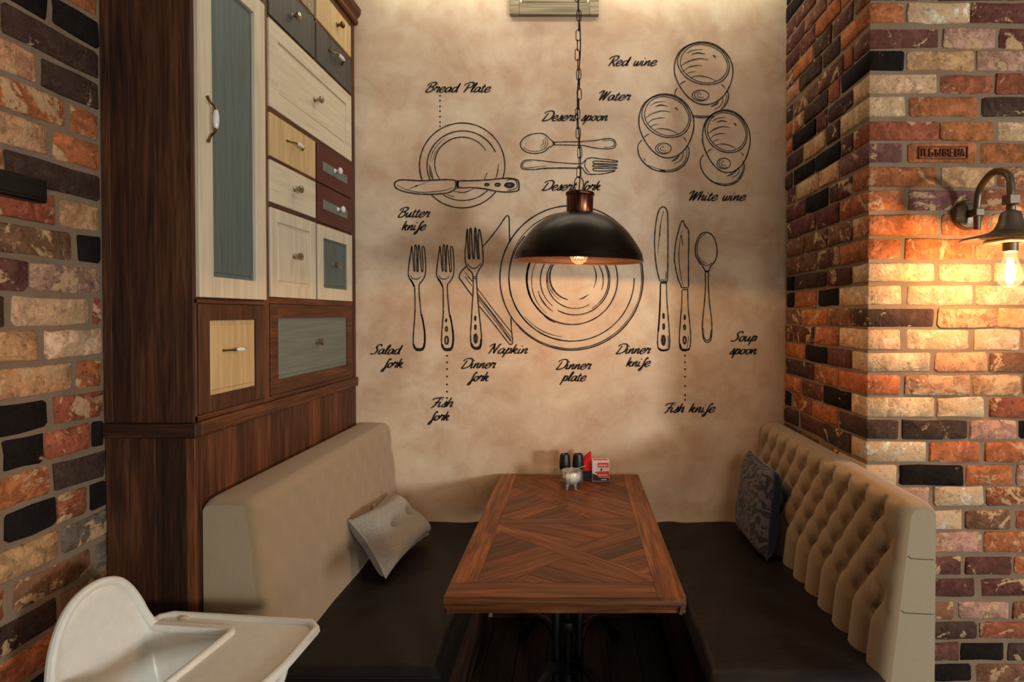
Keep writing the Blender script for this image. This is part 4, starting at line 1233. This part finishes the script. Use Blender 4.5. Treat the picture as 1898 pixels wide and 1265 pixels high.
# ------------------------------------------------------------------ table
ZTB_ = .75
tl, tr_, fr, fl = atZ(928, 880, ZTB_), atZ(1183, 880, ZTB_), atZ(1272, 1107, ZTB_), atZ(822, 1107, ZTB_)
TX0 = (tl.x + fl.x)/2; TX1 = (tr_.x + fr.x)/2; TY0 = (fl.y + fr.y)/2; TY1 = min((tl.y + tr_.y)/2, YB - .012)
TXC, TYC = (TX0+TX1)/2, (TY0+TY1)/2
tab = empty('dining_table', (TXC, TYC, 0), 'dark oak parquet dining table on a black cast iron pedestal', 'table')
def ztop(pts): return [(atZ(780 + a/2.843, 820 + b/2.843, ZTB_).x, atZ(780 + a/2.843, 820 + b/2.843, ZTB_).y) for a, b in pts]
def ccw(P):
    s = sum(P[i-1][0]*P[i][1] - P[i][0]*P[i-1][1] for i in range(len(P)))
    return P if s > 0 else P[::-1]
BW = .082
ix0, ix1, iy0, iy1 = TX0 + BW, TX1 - BW, TY0 + BW*1.05, TY1 - BW*.9
def board(poly, ang, name='parquet_piece'):
    P = ccw(poly)
    a2 = abs(sum(P[i-1][0]*P[i][1] - P[i][0]*P[i-1][1] for i in range(len(P))))/2
    if a2 < .00025: return
    MB().prism(P, ZTB_ - .012, ZTB_ - random.uniform(0, .0005), .0011).build(name, M['table'], tab, smooth=.3, rotz=ang)
# core slab and moulded edge
MB().box(TX0 + .010, TX1 - .010, TY0 + .010, TY1 - .010, ZTB_ - .05, ZTB_ - .0122, .003).build('core', M['oak_x'], tab)
def edge(pr, a, b, n_, m):
    rings = [[Vector(a) + Vector(n_)*o_ + Vector((0,0,z)) for o_, z in pr], [Vector(b) + Vector(n_)*o_ + Vector((0,0,z)) for o_, z in pr]]
    MB().loft(rings, True, True, True).build('edge_moulding', m, tab, smooth=.5)
pr = [(-.012, ZTB_ - .012), (-.001, ZTB_ - .012), (.001, ZTB_ - .016), (.001, ZTB_ - .026), (-.004, ZTB_ - .030), (-.004, ZTB_ - .034), (-.009, ZTB_ - .037), (-.009, ZTB_ - .052), (-.02, ZTB_ - .052)]
edge(pr, (TX0, TY0, 0), (TX1, TY0, 0), (0, -1, 0), M['table'])
edge(pr, (TX0, TY1, 0), (TX1, TY1, 0), (0, 1, 0), M['table'])
edge(pr, (TX0, TY0, 0), (TX0, TY1, 0), (-1, 0, 0), M['oak_redy'])
edge(pr, (TX1, TY0, 0), (TX1, TY1, 0), (1, 0, 0), M['oak_redy'])
board([(TX0, iy0), (ix0, iy0), (ix0, TY1), (TX0, TY1)], R(90), 'border_board')
board([(ix1, TY0), (TX1, TY0), (TX1, TY1), (ix1, TY1)], R(90), 'border_board')
board([(TX0, TY0), (ix1, TY0), (ix1, iy0), (TX0, iy0)], 0, 'border_board')
board([(ix0, iy1), (ix1, iy1), (ix1, TY1), (ix0, TY1)], 0, 'border_board')
def clip(poly, p, d, keep):
    """part of the polygon left (keep=1) or right (-1) of the line p + t d"""
    out = []
    sd = lambda q: ((d[0])*(q[1]-p[1]) - d[1]*(q[0]-p[0])) * keep
    for i in range(len(poly)):
        a, b = poly[i-1], poly[i]
        sa, sb_ = sd(a), sd(b)
        if (sa >= 0) != (sb_ >= 0):
            t = sa/(sa - sb_); out.append((a[0]+(b[0]-a[0])*t, a[1]+(b[1]-a[1])*t))
        if sb_ >= 0: out.append(b)
    return out
inner = [(ix0, iy0), (ix1, iy0), (ix1, iy1), (ix0, iy1)]
def line(a, b):
    q = ztop([a, b]); return q[0], (q[1][0]-q[0][0], q[1][1]-q[0][1])
def boards(region, a, b, w, off=0.0):
    """fill a region with parallel boards running from a to b (image points on the table)"""
    p, d = line(a, b); L = math.hypot(*d); d = (d[0]/L, d[1]/L); nx_, ny_ = -d[1], d[0]
    ang = math.atan2(d[1], d[0])
    s = [(q[0]-p[0])*nx_ + (q[1]-p[1])*ny_ for q in region]
    t = min(s) - off
    while t < max(s):
        P = clip(region, (p[0]+nx_*(t+.0004), p[1]+ny_*(t+.0004)), d, 1)
        if len(P) > 2: P = clip(P, (p[0]+nx_*(t+w-.0004), p[1]+ny_*(t+w-.0004)), d, -1)
        if len(P) > 2: board(P, ang)
        t += w
def split(region, a, b):
    p, d = line(a, b)
    return clip(region, p, d, 1), clip(region, p, d, -1)
# two crossing straps divide the field
hi_, lo_ = split(inner, (395,432), (1160,432))            # horizontal strap below the upper field
strap2, up = None, None
u1, u2 = split(inner, (400,402), (1150,402))
upper = u1 if sum(q[1] for q in u1)/len(u1) > sum(q[1] for q in u2)/len(u2) else u2
h1, h2 = split(inner, (395,432), (1160,432))
lower = h1 if sum(q[1] for q in h1)/len(h1) < sum(q[1] for q in h2)/len(h2) else h2
mid_ = h2 if lower is h1 else h1
m1, m2 = split(mid_, (400,402), (1150,402))
midstrap = m1 if sum(q[1] for q in m1)/len(m1) < sum(q[1] for q in m2)/len(m2) else m2
board(midstrap, 0, 'strap')
a1, a2 = split(lower, (455,432), (1250,720))
ur = a1 if sum(q[0] for q in a1)/len(a1) > sum(q[0] for q in a2)/len(a2) else a2
rest = a2 if ur is a1 else a1
b1, b2 = split(rest, (385,460), (1180,762))
ll = b1 if sum(q[0] for q in b1)/len(b1) < sum(q[0] for q in b2)/len(b2) else b2
strapA = b2 if ll is b1 else b1
q0, qd = line((455,432), (1250,720)); board(strapA, math.atan2(qd[1], qd[0]), 'strap')
c1, c2 = split(ll, (400,768), (755,607))
lleft = c1 if sum(q[0] for q in c1)/len(c1) < sum(q[0] for q in c2)/len(c2) else c2
lright = c2 if lleft is c1 else c1
boards(lleft, (270,765), (760,610), .085)
boards(lright, (500,690), (760,765), .075)
d1, d2 = split(ur, (820,545), (1150,438))
uleft = d1 if sum(q[0] for q in d1)/len(d1) < sum(q[0] for q in d2)/len(d2) else d2
uright = d2 if uleft is d1 else d1
boards(uleft, (520,440), (880,510), .06)
boards(uright, (880,580), (1175,490), .085)
e1, e2 = split(upper, (480,195), (870,378))
eb_ = e1 if sum(q[0] for q in e1)/len(e1) < sum(q[0] for q in e2)/len(e2) else e2
ea_ = e2 if eb_ is e1 else e1
f1, f2 = split(eb_, (470,225), (690,320))
boards(f1, (410,375), (720,285), .09); boards(f2, (410,375), (720,285), .09) if len(f2) > 2 else None
g1, g2 = split(ea_, (700,318), (1090,195))
boards(g1, (870,270), (1110,365), .09); boards(g2, (690,315), (870,375), .08)
# cast iron pedestal
ped = (TXC, TYC)
mb = MB().lathe([(.03, .02), (.10, .02), (.10, .05), (.06, .07), (.035, .09), (.03, .14)], (*ped, 0), 24, 'z', True)
mb.build('foot_hub', M['iron'], tab)
for sx in (-1, 1):
    for sy in (-1, 1):
        x, y = ped[0] + sx*.045, ped[1] + sy*.045
        MB().tube([(x, y, .08), (x, y, .655)], .017, 12).build('pillar', M['iron'], tab)
        ex, ey = sx*.20, sy*.40
        pts = cr([(ped[0] + sx*.03, ped[1] + sy*.03, .17), (ped[0] + ex*.35, ped[1] + ey*.35, .235), (ped[0] + ex*.7, ped[1] + ey*.7, .20), (ped[0] + ex*.95, ped[1] + ey*.95, .09), (ped[0] + ex*1.08, ped[1] + ey*1.08, .028)], 6)
        ft = MB().tube(pts, [.022 - .006*math.sin(math.pi*i/(len(pts)-1)) for i in range(len(pts))], 10).build('foot', M['iron'], tab)
        mb = MB(); ball(mb, (ped[0] + ex*1.1, ped[1] + ey*1.1, .027), .027, 12, 8); mb.build('toe', M['iron'], ft)
        pts = cr([(ped[0] + sx*.05, ped[1] + sy*.05, .50), (ped[0] + sx*.10, ped[1] + sy*.12, .60), (ped[0] + sx*.16, ped[1] + sy*.24, .675)], 6)
        MB().tube(pts, .012, 8).build('bracket', M['iron'], tab)
MB().lathe([(.02, .30), (.04, .31), (.045, .33), (.04, .35), (.02, .36)], (*ped, 0), 20, 'z', True).build('collar', M['iron'], tab)
MB().tube([(*ped, .07), (*ped, .66)], .022, 12).build('core_rod', M['iron'], tab)
MB().box(ped[0] - .2, ped[0] + .2, ped[1] - .28, ped[1] + .28, .655, .697, .004).build('top_plate', M['iron'], tab)

# ------------------------------------------------------------------ things on the table
def shaker(px, fill, label, name):
    p = atZ(px, 893, ZTB_)
    t = empty(name, (p.x, p.y, ZTB_), label, 'shaker', 'salt and pepper mills')
    z = ZTB_ + .0005
    MB().lathe([(.001, z), (.024, z), (.026, z + .004), (.0255, z + .03), (.0225, z + .055), (.022, z + .062), (.0195, z + .062), (.020, z + .054), (.023, z + .03), (.023, z + .006), (.001, z + .005)], (p.x, p.y, 0), 28, 'z').build('glass_jar', M['glass'], t)
    MB().lathe([(.001, z + .0055), (.0222, z + .0065), (.0222, z + .03), (.019, z + .050), (.001, z + .052)], (p.x, p.y, 0), 24, 'z').build('filling', fill, t)
    MB().lathe([(.019, z + .0625), (.0255, z + .0625), (.0275, z + .068), (.0278, z + .09), (.0245, z + .124), (.0225, z + .133), (.018, z + .135), (.017, z + .131), (.001, z + .131)], (p.x, p.y, 0), 32, 'z', True).build('cap', M['black'], t)
shaker(1047, M['salt'], 'glass salt mill with black cap, left of the two on the table', 'salt_mill')
shaker(1071.5, M['pepper'], 'glass pepper mill with black cap, right of the two on the table', 'pepper_mill')
p = atZ(1059, 905, ZTB_)
t = empty('sugar_bowl', (p.x, p.y, ZTB_), 'small footed cut glass sugar bowl in front of the mills', 'bowl')
prof = [(.001, .018), (.018, .019), (.032, .026), (.043, .040), (.047, .055), (.045, .068), (.043, .078), (.046, .084), (.0435, .084), (.0405, .078), (.0425, .068), (.0445, .055), (.0405, .041), (.030, .029), (.017, .0225), (.001, .0215)]
rings = []
for r_, h in prof:
    rings.append([(p.x + r_*(1 + (.03*math.cos(12*a) if r_ > .03 else 0))*math.cos(a), p.y + r_*(1 + (.03*math.cos(12*a) if r_ > .03 else 0))*math.sin(a), ZTB_ + h) for a in [2*math.pi*k_/72 for k_ in range(72)]])
MB().loft(rings, True).build('glass_body', M['cut_glass'], t)
MB().lathe([(.001, ZTB_ + .0225), (.016, ZTB_ + .024), (.029, ZTB_ + .031), (.039, ZTB_ + .043), (.0425, ZTB_ + .055), (.034, ZTB_ + .062), (.001, ZTB_ + .066)], (p.x, p.y, 0), 32, 'z').build('sugar', M['salt'], t)
for a in (-125, -55, 55, 125):
    c_, s_ = math.cos(R(a)), math.sin(R(a))
    pts = cr([(p.x + .022*c_, p.y + .022*s_, ZTB_ + .024), (p.x + .034*c_, p.y + .034*s_, ZTB_ + .016), (p.x + .032*c_, p.y + .032*s_, ZTB_ + .006), (p.x + .040*c_, p.y + .040*s_, ZTB_ + .0045)], 4)
    MB().tube(pts, [.006, .0058, .0056, .0054, .0052, .005, .0046, .0042, .004, .004, .004, .004, .004][:len(pts)], 8).build('foot', M['cut_glass'], t)
t = empty('teaspoon', (p.x, p.y, ZTB_ + .085), 'silver teaspoon lying across the sugar bowl', 'spoon')
h0 = Vector((p.x - .030, p.y - .004, ZTB_ + .072)); h1 = Vector((p.x + .068, p.y - .01, ZTB_ + .108))
pts = [h0.lerp(h1, i/10) for i in range(11)]
rings = []
for i, q_ in enumerate(pts):
    w = .0025 + .0035*max(0, (i - 4)/6)
    rings.append([q_ + Vector((0, -w, 0)), q_ + Vector((0, 0, .0018)), q_ + Vector((0, w, 0)), q_ + Vector((0, 0, -.0012))])
MB().loft(rings, True, True, True).build('handle', plain('polished_steel', srgb(214,212,208), .2, .8), t)
mb = MB(); ball(mb, h0 + Vector((-.008, 0, -.004)), .014, 14, 8, (1, .7, .35)); mb.build('bowl', M['nickel'], t)
# napkin holder with red napkins
p = atZ(1088, 889, ZTB_)
t = empty('napkin_holder', (p.x, p.y, ZTB_), 'dark napkin holder between the pepper mill and the tea box', 'holder')
z = ZTB_
MB().box(p.x - .024, p.x + .026, p.y - .026, p.y + .026, z + .0005, z + .006, .001).build('base', M['iron'], t)
for sy, hh in ((-1, .048), (1, .062)):
    MB().box(p.x - .022, p.x + .024, p.y + sy*.022 - .002, p.y + sy*.022 + .002, z + .006, z + hh, .001).build('holder_plate', M['iron'], t)
for i, (dx, hp) in enumerate(((-.001, .120), (.001, .134), (.003, .141), (.004, .128))):
    yb = p.y - .015 + i*.009
    a = [(p.x - .021, yb, z + .0065), (p.x + .021, yb, z + .0065), (p.x + .022, yb + .001, z + hp*.72), (p.x + .017 + dx, yb - .002, z + hp), (p.x + .010 + dx, yb - .002, z + hp*.965), (p.x - .016, yb, z + hp*.80), (p.x - .021, yb, z + hp*.58)]
    b_ = [(q[0], q[1] + .004, q[2]) for q in a]
    o = MB().loft([a, b_], True, True, True).build('paper_napkin', M['red_paper'])
    tag(o, 'folded red paper napkin standing in the dark holder', 'napkin', 'red napkins in the holder')
# tea box
p0 = atZ(1097.5, 893, ZTB_)
bw, bh, bd = .084, .098, .055
t = empty('tea_box', (p0.x + bw/2, p0.y + bd/2, ZTB_), 'small red, white and black printed card box at the table end', 'box')
MB().box(p0.x, p0.x + bw, p0.y, p0.y + bd, ZTB_ + .0005, ZTB_ + bh, .001).build('carton', plain('white_card', srgb(224,206,204), .6), t)
fy = p0.y - .0006
def print_(pts, m, nm):
    a = [(p0.x + u*bw, fy, ZTB_ + v*bh) for u, v in pts]
    MB().loft([a, [(q[0], q[1] + .0004, q[2]) for q in a]], True, True, True).build(nm, m, t)
red = plain('red_print', srgb(208,62,54), .6); blk = plain('black_print', srgb(32,28,34), .6); wht = plain('white_print', srgb(236,214,210), .6)
print_([(.33,.70),(.95,.70),(.95,.93),(.33,.93)], red, 'printed_band')
print_([(.02,.03),(.98,.03),(.98,.18),(.40,.20),(.25,.33),(.02,.40)], blk, 'printed_base')
fy -= .0006
print_([(.12,.48),(.50,.50),(.98,.52),(.98,.22),(.36,.22),(.28,.40)], red, 'printed_band')
fy -= .0006
for i in range(8): print_([(.40+.062*i,.76),(.435+.062*i,.76),(.435+.062*i,.84+.02*(i % 2)),(.40+.062*i,.84)], wht, 'print_mark')
for i in range(6): print_([(.40+.085*i,.28+.01*(i%3)),(.455+.085*i,.28),(.455+.085*i,.36),(.40+.085*i,.35)], wht, 'print_mark')
print_([(.52,.08),(.85,.08),(.85,.12),(.52,.12)], wht, 'print_mark')
print_([(.44,.55),(.56,.53),(.60,.62),(.54,.68),(.50,.60)], blk, 'print_mark')
MB().box(p0.x + .006, p0.x + bw - .006, p0.y + .02, p0.y + bd - .012, ZTB_ + bh - .0008, ZTB_ + bh + .0006).build('printed_lid_band', red, t)

# ------------------------------------------------------------------ pendant lamp
YPN = 2.2
pc = atY(1073, 484, YPN); rimz = pc.z; px_ = pc.x
rimr = 118.5/F*YPN
lamp = empty('pendant_lamp', (px_, YPN, rimz), 'dark bronze dome pendant lamp hanging on a chain over the table', 'lamp')
capz0 = atY(1073, 402, YPN).z; capz1 = atY(1073, 357, YPN).z
tiltM = Matrix.Translation((px_, YPN, rimz)) @ Matrix.Rotation(R(1.0), 4, 'Y') @ Matrix.Rotation(R(1.6), 4, 'X') @ Matrix.Translation((-px_, -YPN, -rimz))
dome = cr([(1,0),(.975,.10),(.893,.243),(.732,.455),(.531,.615),(.344,.695),(.215,.728)], 4)
prof_o = [(rimr*.992, rimz - .002), (rimr*1.006, rimz), (rimr*1.004, rimz + .004)] + [(rimr*q.x, rimz + .006 + rimr*q.y) for q in dome]
MB().lathe(prof_o, (px_, YPN, 0), 72, 'z').xf(tiltM).build('shade', M['bronze'], lamp, smooth=.9)
prof_i = [(r_ - .003, z_ - .0015) for r_, z_ in prof_o]
prof_i = [prof_o[0]] + prof_i[2:]
MB().lathe(prof_i, (px_, YPN, 0), 72, 'z').xf(tiltM).build('shade_lining', M['shade_in'], lamp, smooth=.9)
r_ = .053
MB().lathe([(.030, capz0 - .012), (r_ - .006, capz0 - .012), (r_ - .004, capz0 - .002), (r_ - .0005, capz0 + .004), (r_, capz1 - .022), (r_ - .001, capz1 - .018), (r_ + .003, capz1 - .014), (r_ + .0045, capz1 - .008), (r_ + .003, capz1 - .002), (r_ - .004, capz1), (.001, capz1 + .002)], (px_, YPN, 0), 48, 'z', True).xf(tiltM).build('cap', M['copper'], lamp)
MB().lathe([(.001, rimz + .10), (.02, rimz + .10), (.02, rimz + .15), (.03, capz0 - .02), (.001, capz0 - .02)], (px_, YPN, 0), 20, 'z').build('bulb_socket', M['black'], lamp)
bz = rimz + .028
prof_b = [(.001, bz - .042), (.014, bz - .040), (.028, bz - .030), (.036, bz - .012), (.037, bz + .004), (.032, bz + .025), (.02, bz + .05), (.013, bz + .072), (.013, bz + .078)]
bb = MB().lathe(prof_b, (px_, YPN, 0), 32, 'z').build('bulb', M['bulb_dim'], lamp)
for i in range(6):
    a = 2*math.pi*i/6
    MB().tube([(px_ + .006*math.cos(a), YPN + .006*math.sin(a), bz + .03), (px_ + .017*math.cos(a), YPN + .017*math.sin(a), bz - .018)], .0012, 6).build('filament', M['filament'], bb)
pl_ = point_light('pendant_bulb_light', (px_, YPN, bz - .002), 13, WARM, .012)
# chain
lk, wr = .0445, .0026
base_l = capz1 + .004
def link_mesh():
    pts = []
    h_ = lk/2 - .0085
    for i in range(8): a = math.pi*i/7; pts.append((.0085*math.cos(a), 0, h_ + .0085*math.sin(a)))
    for i in range(8): a = math.pi + math.pi*i/7; pts.append((.0085*math.cos(a), 0, -h_ + .0085*math.sin(a)))
    return MB().tube(pts, wr*.7, 6, True)
ring_pts = [(px_ + .018*math.cos(a), YPN, base_l + .028 + .030*math.sin(a)) for a in [2*math.pi*i/18 for i in range(18)]]
MB().tube(ring_pts, .0024, 6, True).build('hanging_ring', M['iron'], lamp)
zc_ = base_l + .058 + lk/2 - .004
first = None; i = 0
while zc_ < ZT - .01:
    off = .004*math.sin(i*.9)
    if first is None:
        mb = link_mesh(); mb.v = [q + Vector((px_, YPN, zc_)) for q in mb.v]
        first = mb.build('chain_link', M['iron'], lamp); o = first
        base_loc = first.location.copy()
    else:
        o = first.copy(); col.objects.link(o); o.parent = lamp
    o.location = Vector((off - .002*i*.12, 0, zc_ - rimz))
    o.rotation_euler = (0, 0, R(90)*(i % 2) + R(18)*math.sin(i*1.7))
    zc_ += lk - .0062; i += 1
pts = cr([(px_ + .006*math.sin(k_*.8), YPN - .006*math.cos(k_*.8), capz1 + k_*.06) for k_ in range(int((ZT - capz1)/.06) + 1)], 4)
MB().tube(pts, .0028, 6).build('cord', M['iron'], lamp)
MB().lathe([(.001, ZT - .03), (.03, ZT - .03), (.05, ZT - .012), (.052, ZT - .0005), (.001, ZT - .0005)], (px_ , YPN, 0), 24, 'z').build('ceiling_rose', M['bronze'], lamp)

# ------------------------------------------------------------------ wall sconce on the pier
YS = 1.78
pp = atY(1797, 398, 2.02)
sc_ = atY(1873, 440, YS)
sx, sz = sc_.x, sc_.z
st = empty('wall_sconce', (pp.x, YP, pp.z), 'gooseneck steel wall sconce with a glowing bulb on the brick pier', 'lamp')
MB().lathe([(.001, YP + .004), (.054, YP + .004), (.055, YP - .006), (.050, YP - .016), (.046, YP - .014), (.03, YP - .020), (.001, YP - .022)], (pp.x, 0, pp.z), 40, 'y').build('wall_plate', M['sconce'], st)
zb = pp.z - .055
y_up = YP - .055
pts = cr([(pp.x, YP - .018, pp.z), (pp.x, y_up, pp.z), ], 2)
MB().tube([(pp.x, YP - .018, pp.z), (pp.x, y_up + .004, pp.z)], .011, 12).build('plate_stub', M['sconce'], st)
tz = atY(1850, 318, 1.87).z
pts = cr([(pp.x, y_up, pp.z - .06), (pp.x, y_up, pp.z - .01), (pp.x, y_up, pp.z + .03), (pp.x - .004, y_up - .02, pp.z + .085), (pp.x*.5 + sx*.5, (y_up + YS)/2, tz), (sx + .006, YS + .02, pp.z + .088), (sx, YS, pp.z + .035), (sx, YS, pp.z + .0)], 8)
MB().tube(pts, .0115, 12).build('gooseneck', M['sconce'], st)
MB().box(pp.x - .016, pp.x + .016, y_up - .016, y_up + .016, pp.z - .014, pp.z + .014, .003).build('elbow_fitting', M['sconce'], st)
MB().box(sx - .018, sx + .018, YS - .018, YS + .018, pp.z - .012, pp.z + .020, .003).build('square_nut', M['sconce'], st)
ztop_ = pp.z - .012
prof = [(.010, ztop_), (.014, ztop_ - .006), (.012, ztop_ - .016), (.026, ztop_ - .024), (.030, ztop_ - .034), (.034, ztop_ - .055), (.046, ztop_ - .078), (.060, sz + .016), (.10, sz + .006), (.134, sz - .002), (.1355, sz - .006), (.133, sz - .008), (.10, sz - .002), (.055, sz + .006), (.001, sz + .006)]
MB().lathe(prof, (sx, YS, 0), 56, 'z').build('shade', M['sconce'], st, smooth=.7)
MB().lathe([(.001, sz - .006), (.070, sz - .008), (.072, sz - .014), (.068, sz - .018), (.001, sz - .018)], (sx, YS, 0), 40, 'z').build('lamp_holder_disc', M['sconce'], st)
MB().lathe([(.001, sz - .018), (.021, sz - .018), (.021, sz - .045), (.017, sz - .048), (.001, sz - .048)], (sx, YS, 0), 24, 'z').build('bulb_socket', M['sconce'], st)
b0 = sz - .044
prof_b = [(.014, b0), (.016, b0 - .01), (.021, b0 - .03), (.029, b0 - .055), (.0355, b0 - .078), (.036, b0 - .090), (.030, b0 - .104), (.016, b0 - .114), (.006, b0 - .118), (.001, b0 - .119)]
bb = MB().lathe(prof_b, (sx, YS, 0), 32, 'z').build('bulb', M['bulb_hot'], st)
for i in range(8):
    a = 2*math.pi*i/8
    MB().tube([(sx + .007*math.cos(a), YS + .007*math.sin(a), b0 - .028), (sx + .013*math.cos(a + .3), YS + .013*math.sin(a + .3), b0 - .092)], .0014, 6).build('filament', M['filament_hot'], bb)
point_light('sconce_bulb_light', (sx, YS, b0 - .062), 20, (1.0, .56, .23), .016)

# ------------------------------------------------------------------ wooden panel high on the back wall
pa = atY(945, 28, YB - .02); pb = atY(1110, 28, YB - .02)
zb_ = pa.z
t = empty('wall_panel', ((pa.x + pb.x)/2, YB - .01, zb_), 'pale oak framed hatch high on the painted wall', 'panel')
fw = .047
for a, b, z0, z1, m in ((pa.x, pa.x + fw, zb_, zb_ + .36, 'oakv'), (pb.x - fw, pb.x, zb_, zb_ + .36, 'oakv'), (pa.x + fw, pb.x - fw, zb_, zb_ + .06, 'h'), (pa.x + fw, pb.x - fw, zb_ + .30, zb_ + .36, 'h')):
    MB().box(a, b, YB - .026, YB - .001, z0, z1, .003).build('frame_board', M['paleoak'], t)
for a, b, z0, z1 in ((pa.x + fw + .0005, pa.x + fw + .014, zb_ + .061, zb_ + .299), (pb.x - fw - .014, pb.x - fw - .0005, zb_ + .061, zb_ + .299)):
    MB().box(a, b, YB - .023, YB - .001, z0, z1, .003).build('bead', M['white'], t)
MB().box(pa.x + fw + .015, pb.x - fw - .015, YB - .018, YB - .001, zb_ + .066, zb_ + .298, .002).build('hatch_door', M['paleoak'], t)

# ------------------------------------------------------------------ black box on the left wall
q1 = atX(88, 335, XL + .03); q2 = atX(88, 378, XL + .03)
mb = MB().box(XL - .002, XL + .032, q1.y - .245, q1.y, q2.z, q1.z, .004)
t = empty('wall_box', (XL + .015, q1.y - .12, q2.z), 'black oblong box fixed to the left brick wall', 'box')
mb.build('housing', M['blackbox'], t)
MB().box(XL + .031, XL + .0335, q1.y - .225, q1.y - .012, q2.z + .010, q1.z - .018, .001).build('cover_plate', M['blackbox'], t)

# ------------------------------------------------------------------ white high chair
HX, HY = -.984, 1.338
YAW = Matrix.Translation((HX, HY, 0)) @ Matrix.Rotation(R(-6), 4, 'Z') @ Matrix.Translation((-HX, -HY, 0))
hc = empty('high_chair', (HX, HY, 0), 'white plastic baby high chair with tray beside the left bench', 'high chair')
rimc = [(.20,-.168,.690),(.10,-.172,.690),(.02,-.172,.690),(-.05,-.165,.692),(-.11,-.153,.700),(-.162,-.136,.722),(-.182,-.122,.760),(-.191,-.104,.812),(-.196,-.077,.860),(-.198,-.044,.888),(-.199,0,.898)]
rimc = rimc + [(x, -y, z) for x, y, z in rimc[-2::-1]]
botc = [(.17,-.135,.535),(.10,-.138,.53),(.02,-.138,.525),(-.03,-.134,.525),(-.07,-.122,.525),(-.095,-.105,.525),(-.11,-.088,.525),(-.12,-.068,.525),(-.125,-.045,.525),(-.128,-.025,.525),(-.13,0,.525)]
botc = botc + [(x, -y, z) for x, y, z in botc[-2::-1]]
rim_s = cr(rimc, 6); bot_s = cr(botc, 6)
hv = lambda p: YAW @ Vector((HX + p[0], HY + p[1], p[2]))
def shell(off, nm):
    g = []
    for k_ in range(13):
        t_ = k_/12
        e = t_**1.9
        row = []
        for a, b in zip(rim_s, bot_s):
            p = Vector((a.x + (b.x - a.x)*e, a.y + (b.y - a.y)*e, a.z + (b.z - a.z)*(1 - (1 - t_)**1.25)))
            c_ = Vector((-.02, 0, p.z)); d_ = (p - c_); d_.z = 0
            if d_.length > 1e-6: p = p + d_.normalized()*off
            row.append(hv(p))
        g.append(row)
    mb = MB().loft(g, False)
    # seat pan
    n_ = len(bot_s)
    pan = []
    last = g[-1]
    for j in range(n_//2 + 1):
        a, b = last[j], last[n_ - 1 - j]
        pan.append([a.lerp(b, q/8) + Vector((0, 0, -.02*math.sin(math.pi*q/8))) for q in range(9)])
    mb.loft(pan, False)
    return mb
sh = shell(0, 'seat_shell').build('seat_shell', M['plastic'], hc, smooth=1.2)
md = sh.modifiers.new('thickness', 'SOLIDIFY'); md.thickness = .012; md.offset = 0
MB().tube([hv(p) for p in rim_s], .011, 10).build('rolled_rim', M['plastic'], sh)
# tray
ZTY = .735
xL, xR, xI, yF, yI = HX - .19, HX + .283, HX + .0615, HY + .192, HY + .126
yN, yIN = 2*HY - yF, 2*HY - yI
out_ = [(xL, yF - .02), (xL + .03, yF), (xR - .035, yF), (xR, yF - .03), (xR + .012, (yF + yN)/2), (xR, yN + .03), (xR - .035, yN), (xL + .03, yN), (xL, yN + .02), (xL, yIN), (xI - .01, yIN), (xI, yIN + .015), (xI, yI - .015), (xI - .01, yI), (xL, yI)]
tray = MB().prism(out_[::-1], ZTY - .022, ZTY - .010, 0).xf(YAW).build('tray', M['plastic'], hc)
prf = [(-.006, -.024), (.004, -.016), (.002, -.002), (-.004, .001), (-.012, -.001), (-.017, -.0095)]
n_ = len(out_); rings = []
for i in range(n_):
    p0_, p1_, p2_ = Vector(out_[i-1]), Vector(out_[i]), Vector(out_[(i+1) % n_])
    a = (p1_ - p0_).normalized(); b = (p2_ - p1_).normalized()
    na = Vector((-a.y, a.x)); nb = Vector((-b.y, b.x)); mm = (na + nb); kk = mm.dot(na); mm = mm/kk if abs(kk) > .2 else mm
    rings.append([(p1_.x + mm.x*o_, p1_.y + mm.y*o_, ZTY + h_) for o_, h_ in prf])
rings.append(rings[0])
MB().loft(rings, True).xf(YAW).build('tray_rim', M['plastic'], tray, smooth=.9)
for sy in (-1, 1):
    mb = MB(); ball(mb, (HX - .115, HY + sy*.172, .722), .014, 14, 8, (1.3, .7, .8)); mb.xf(YAW).build('tray_clip', plain('beige_plastic', srgb(206,180,148), .4), hc)
for sx_ in (-1, 1):
    for sy in (-1, 1):
        a = (HX + sx_*.10, HY + sy*.10, .508); b = (HX + sx_*.21, HY + sy*.205, .006)
        lg = MB().tube([a, b], .0125, 12).xf(YAW).build('leg', plain('grey_steel', srgb(150,150,150), .3, .9), hc)
        MB().lathe([(.001, .0005), (.016, .0005), (.016, .02), (.001, .022)], (b[0], b[1], 0), 14, 'z').xf(YAW).build('foot_cap', M['plastic'], lg)
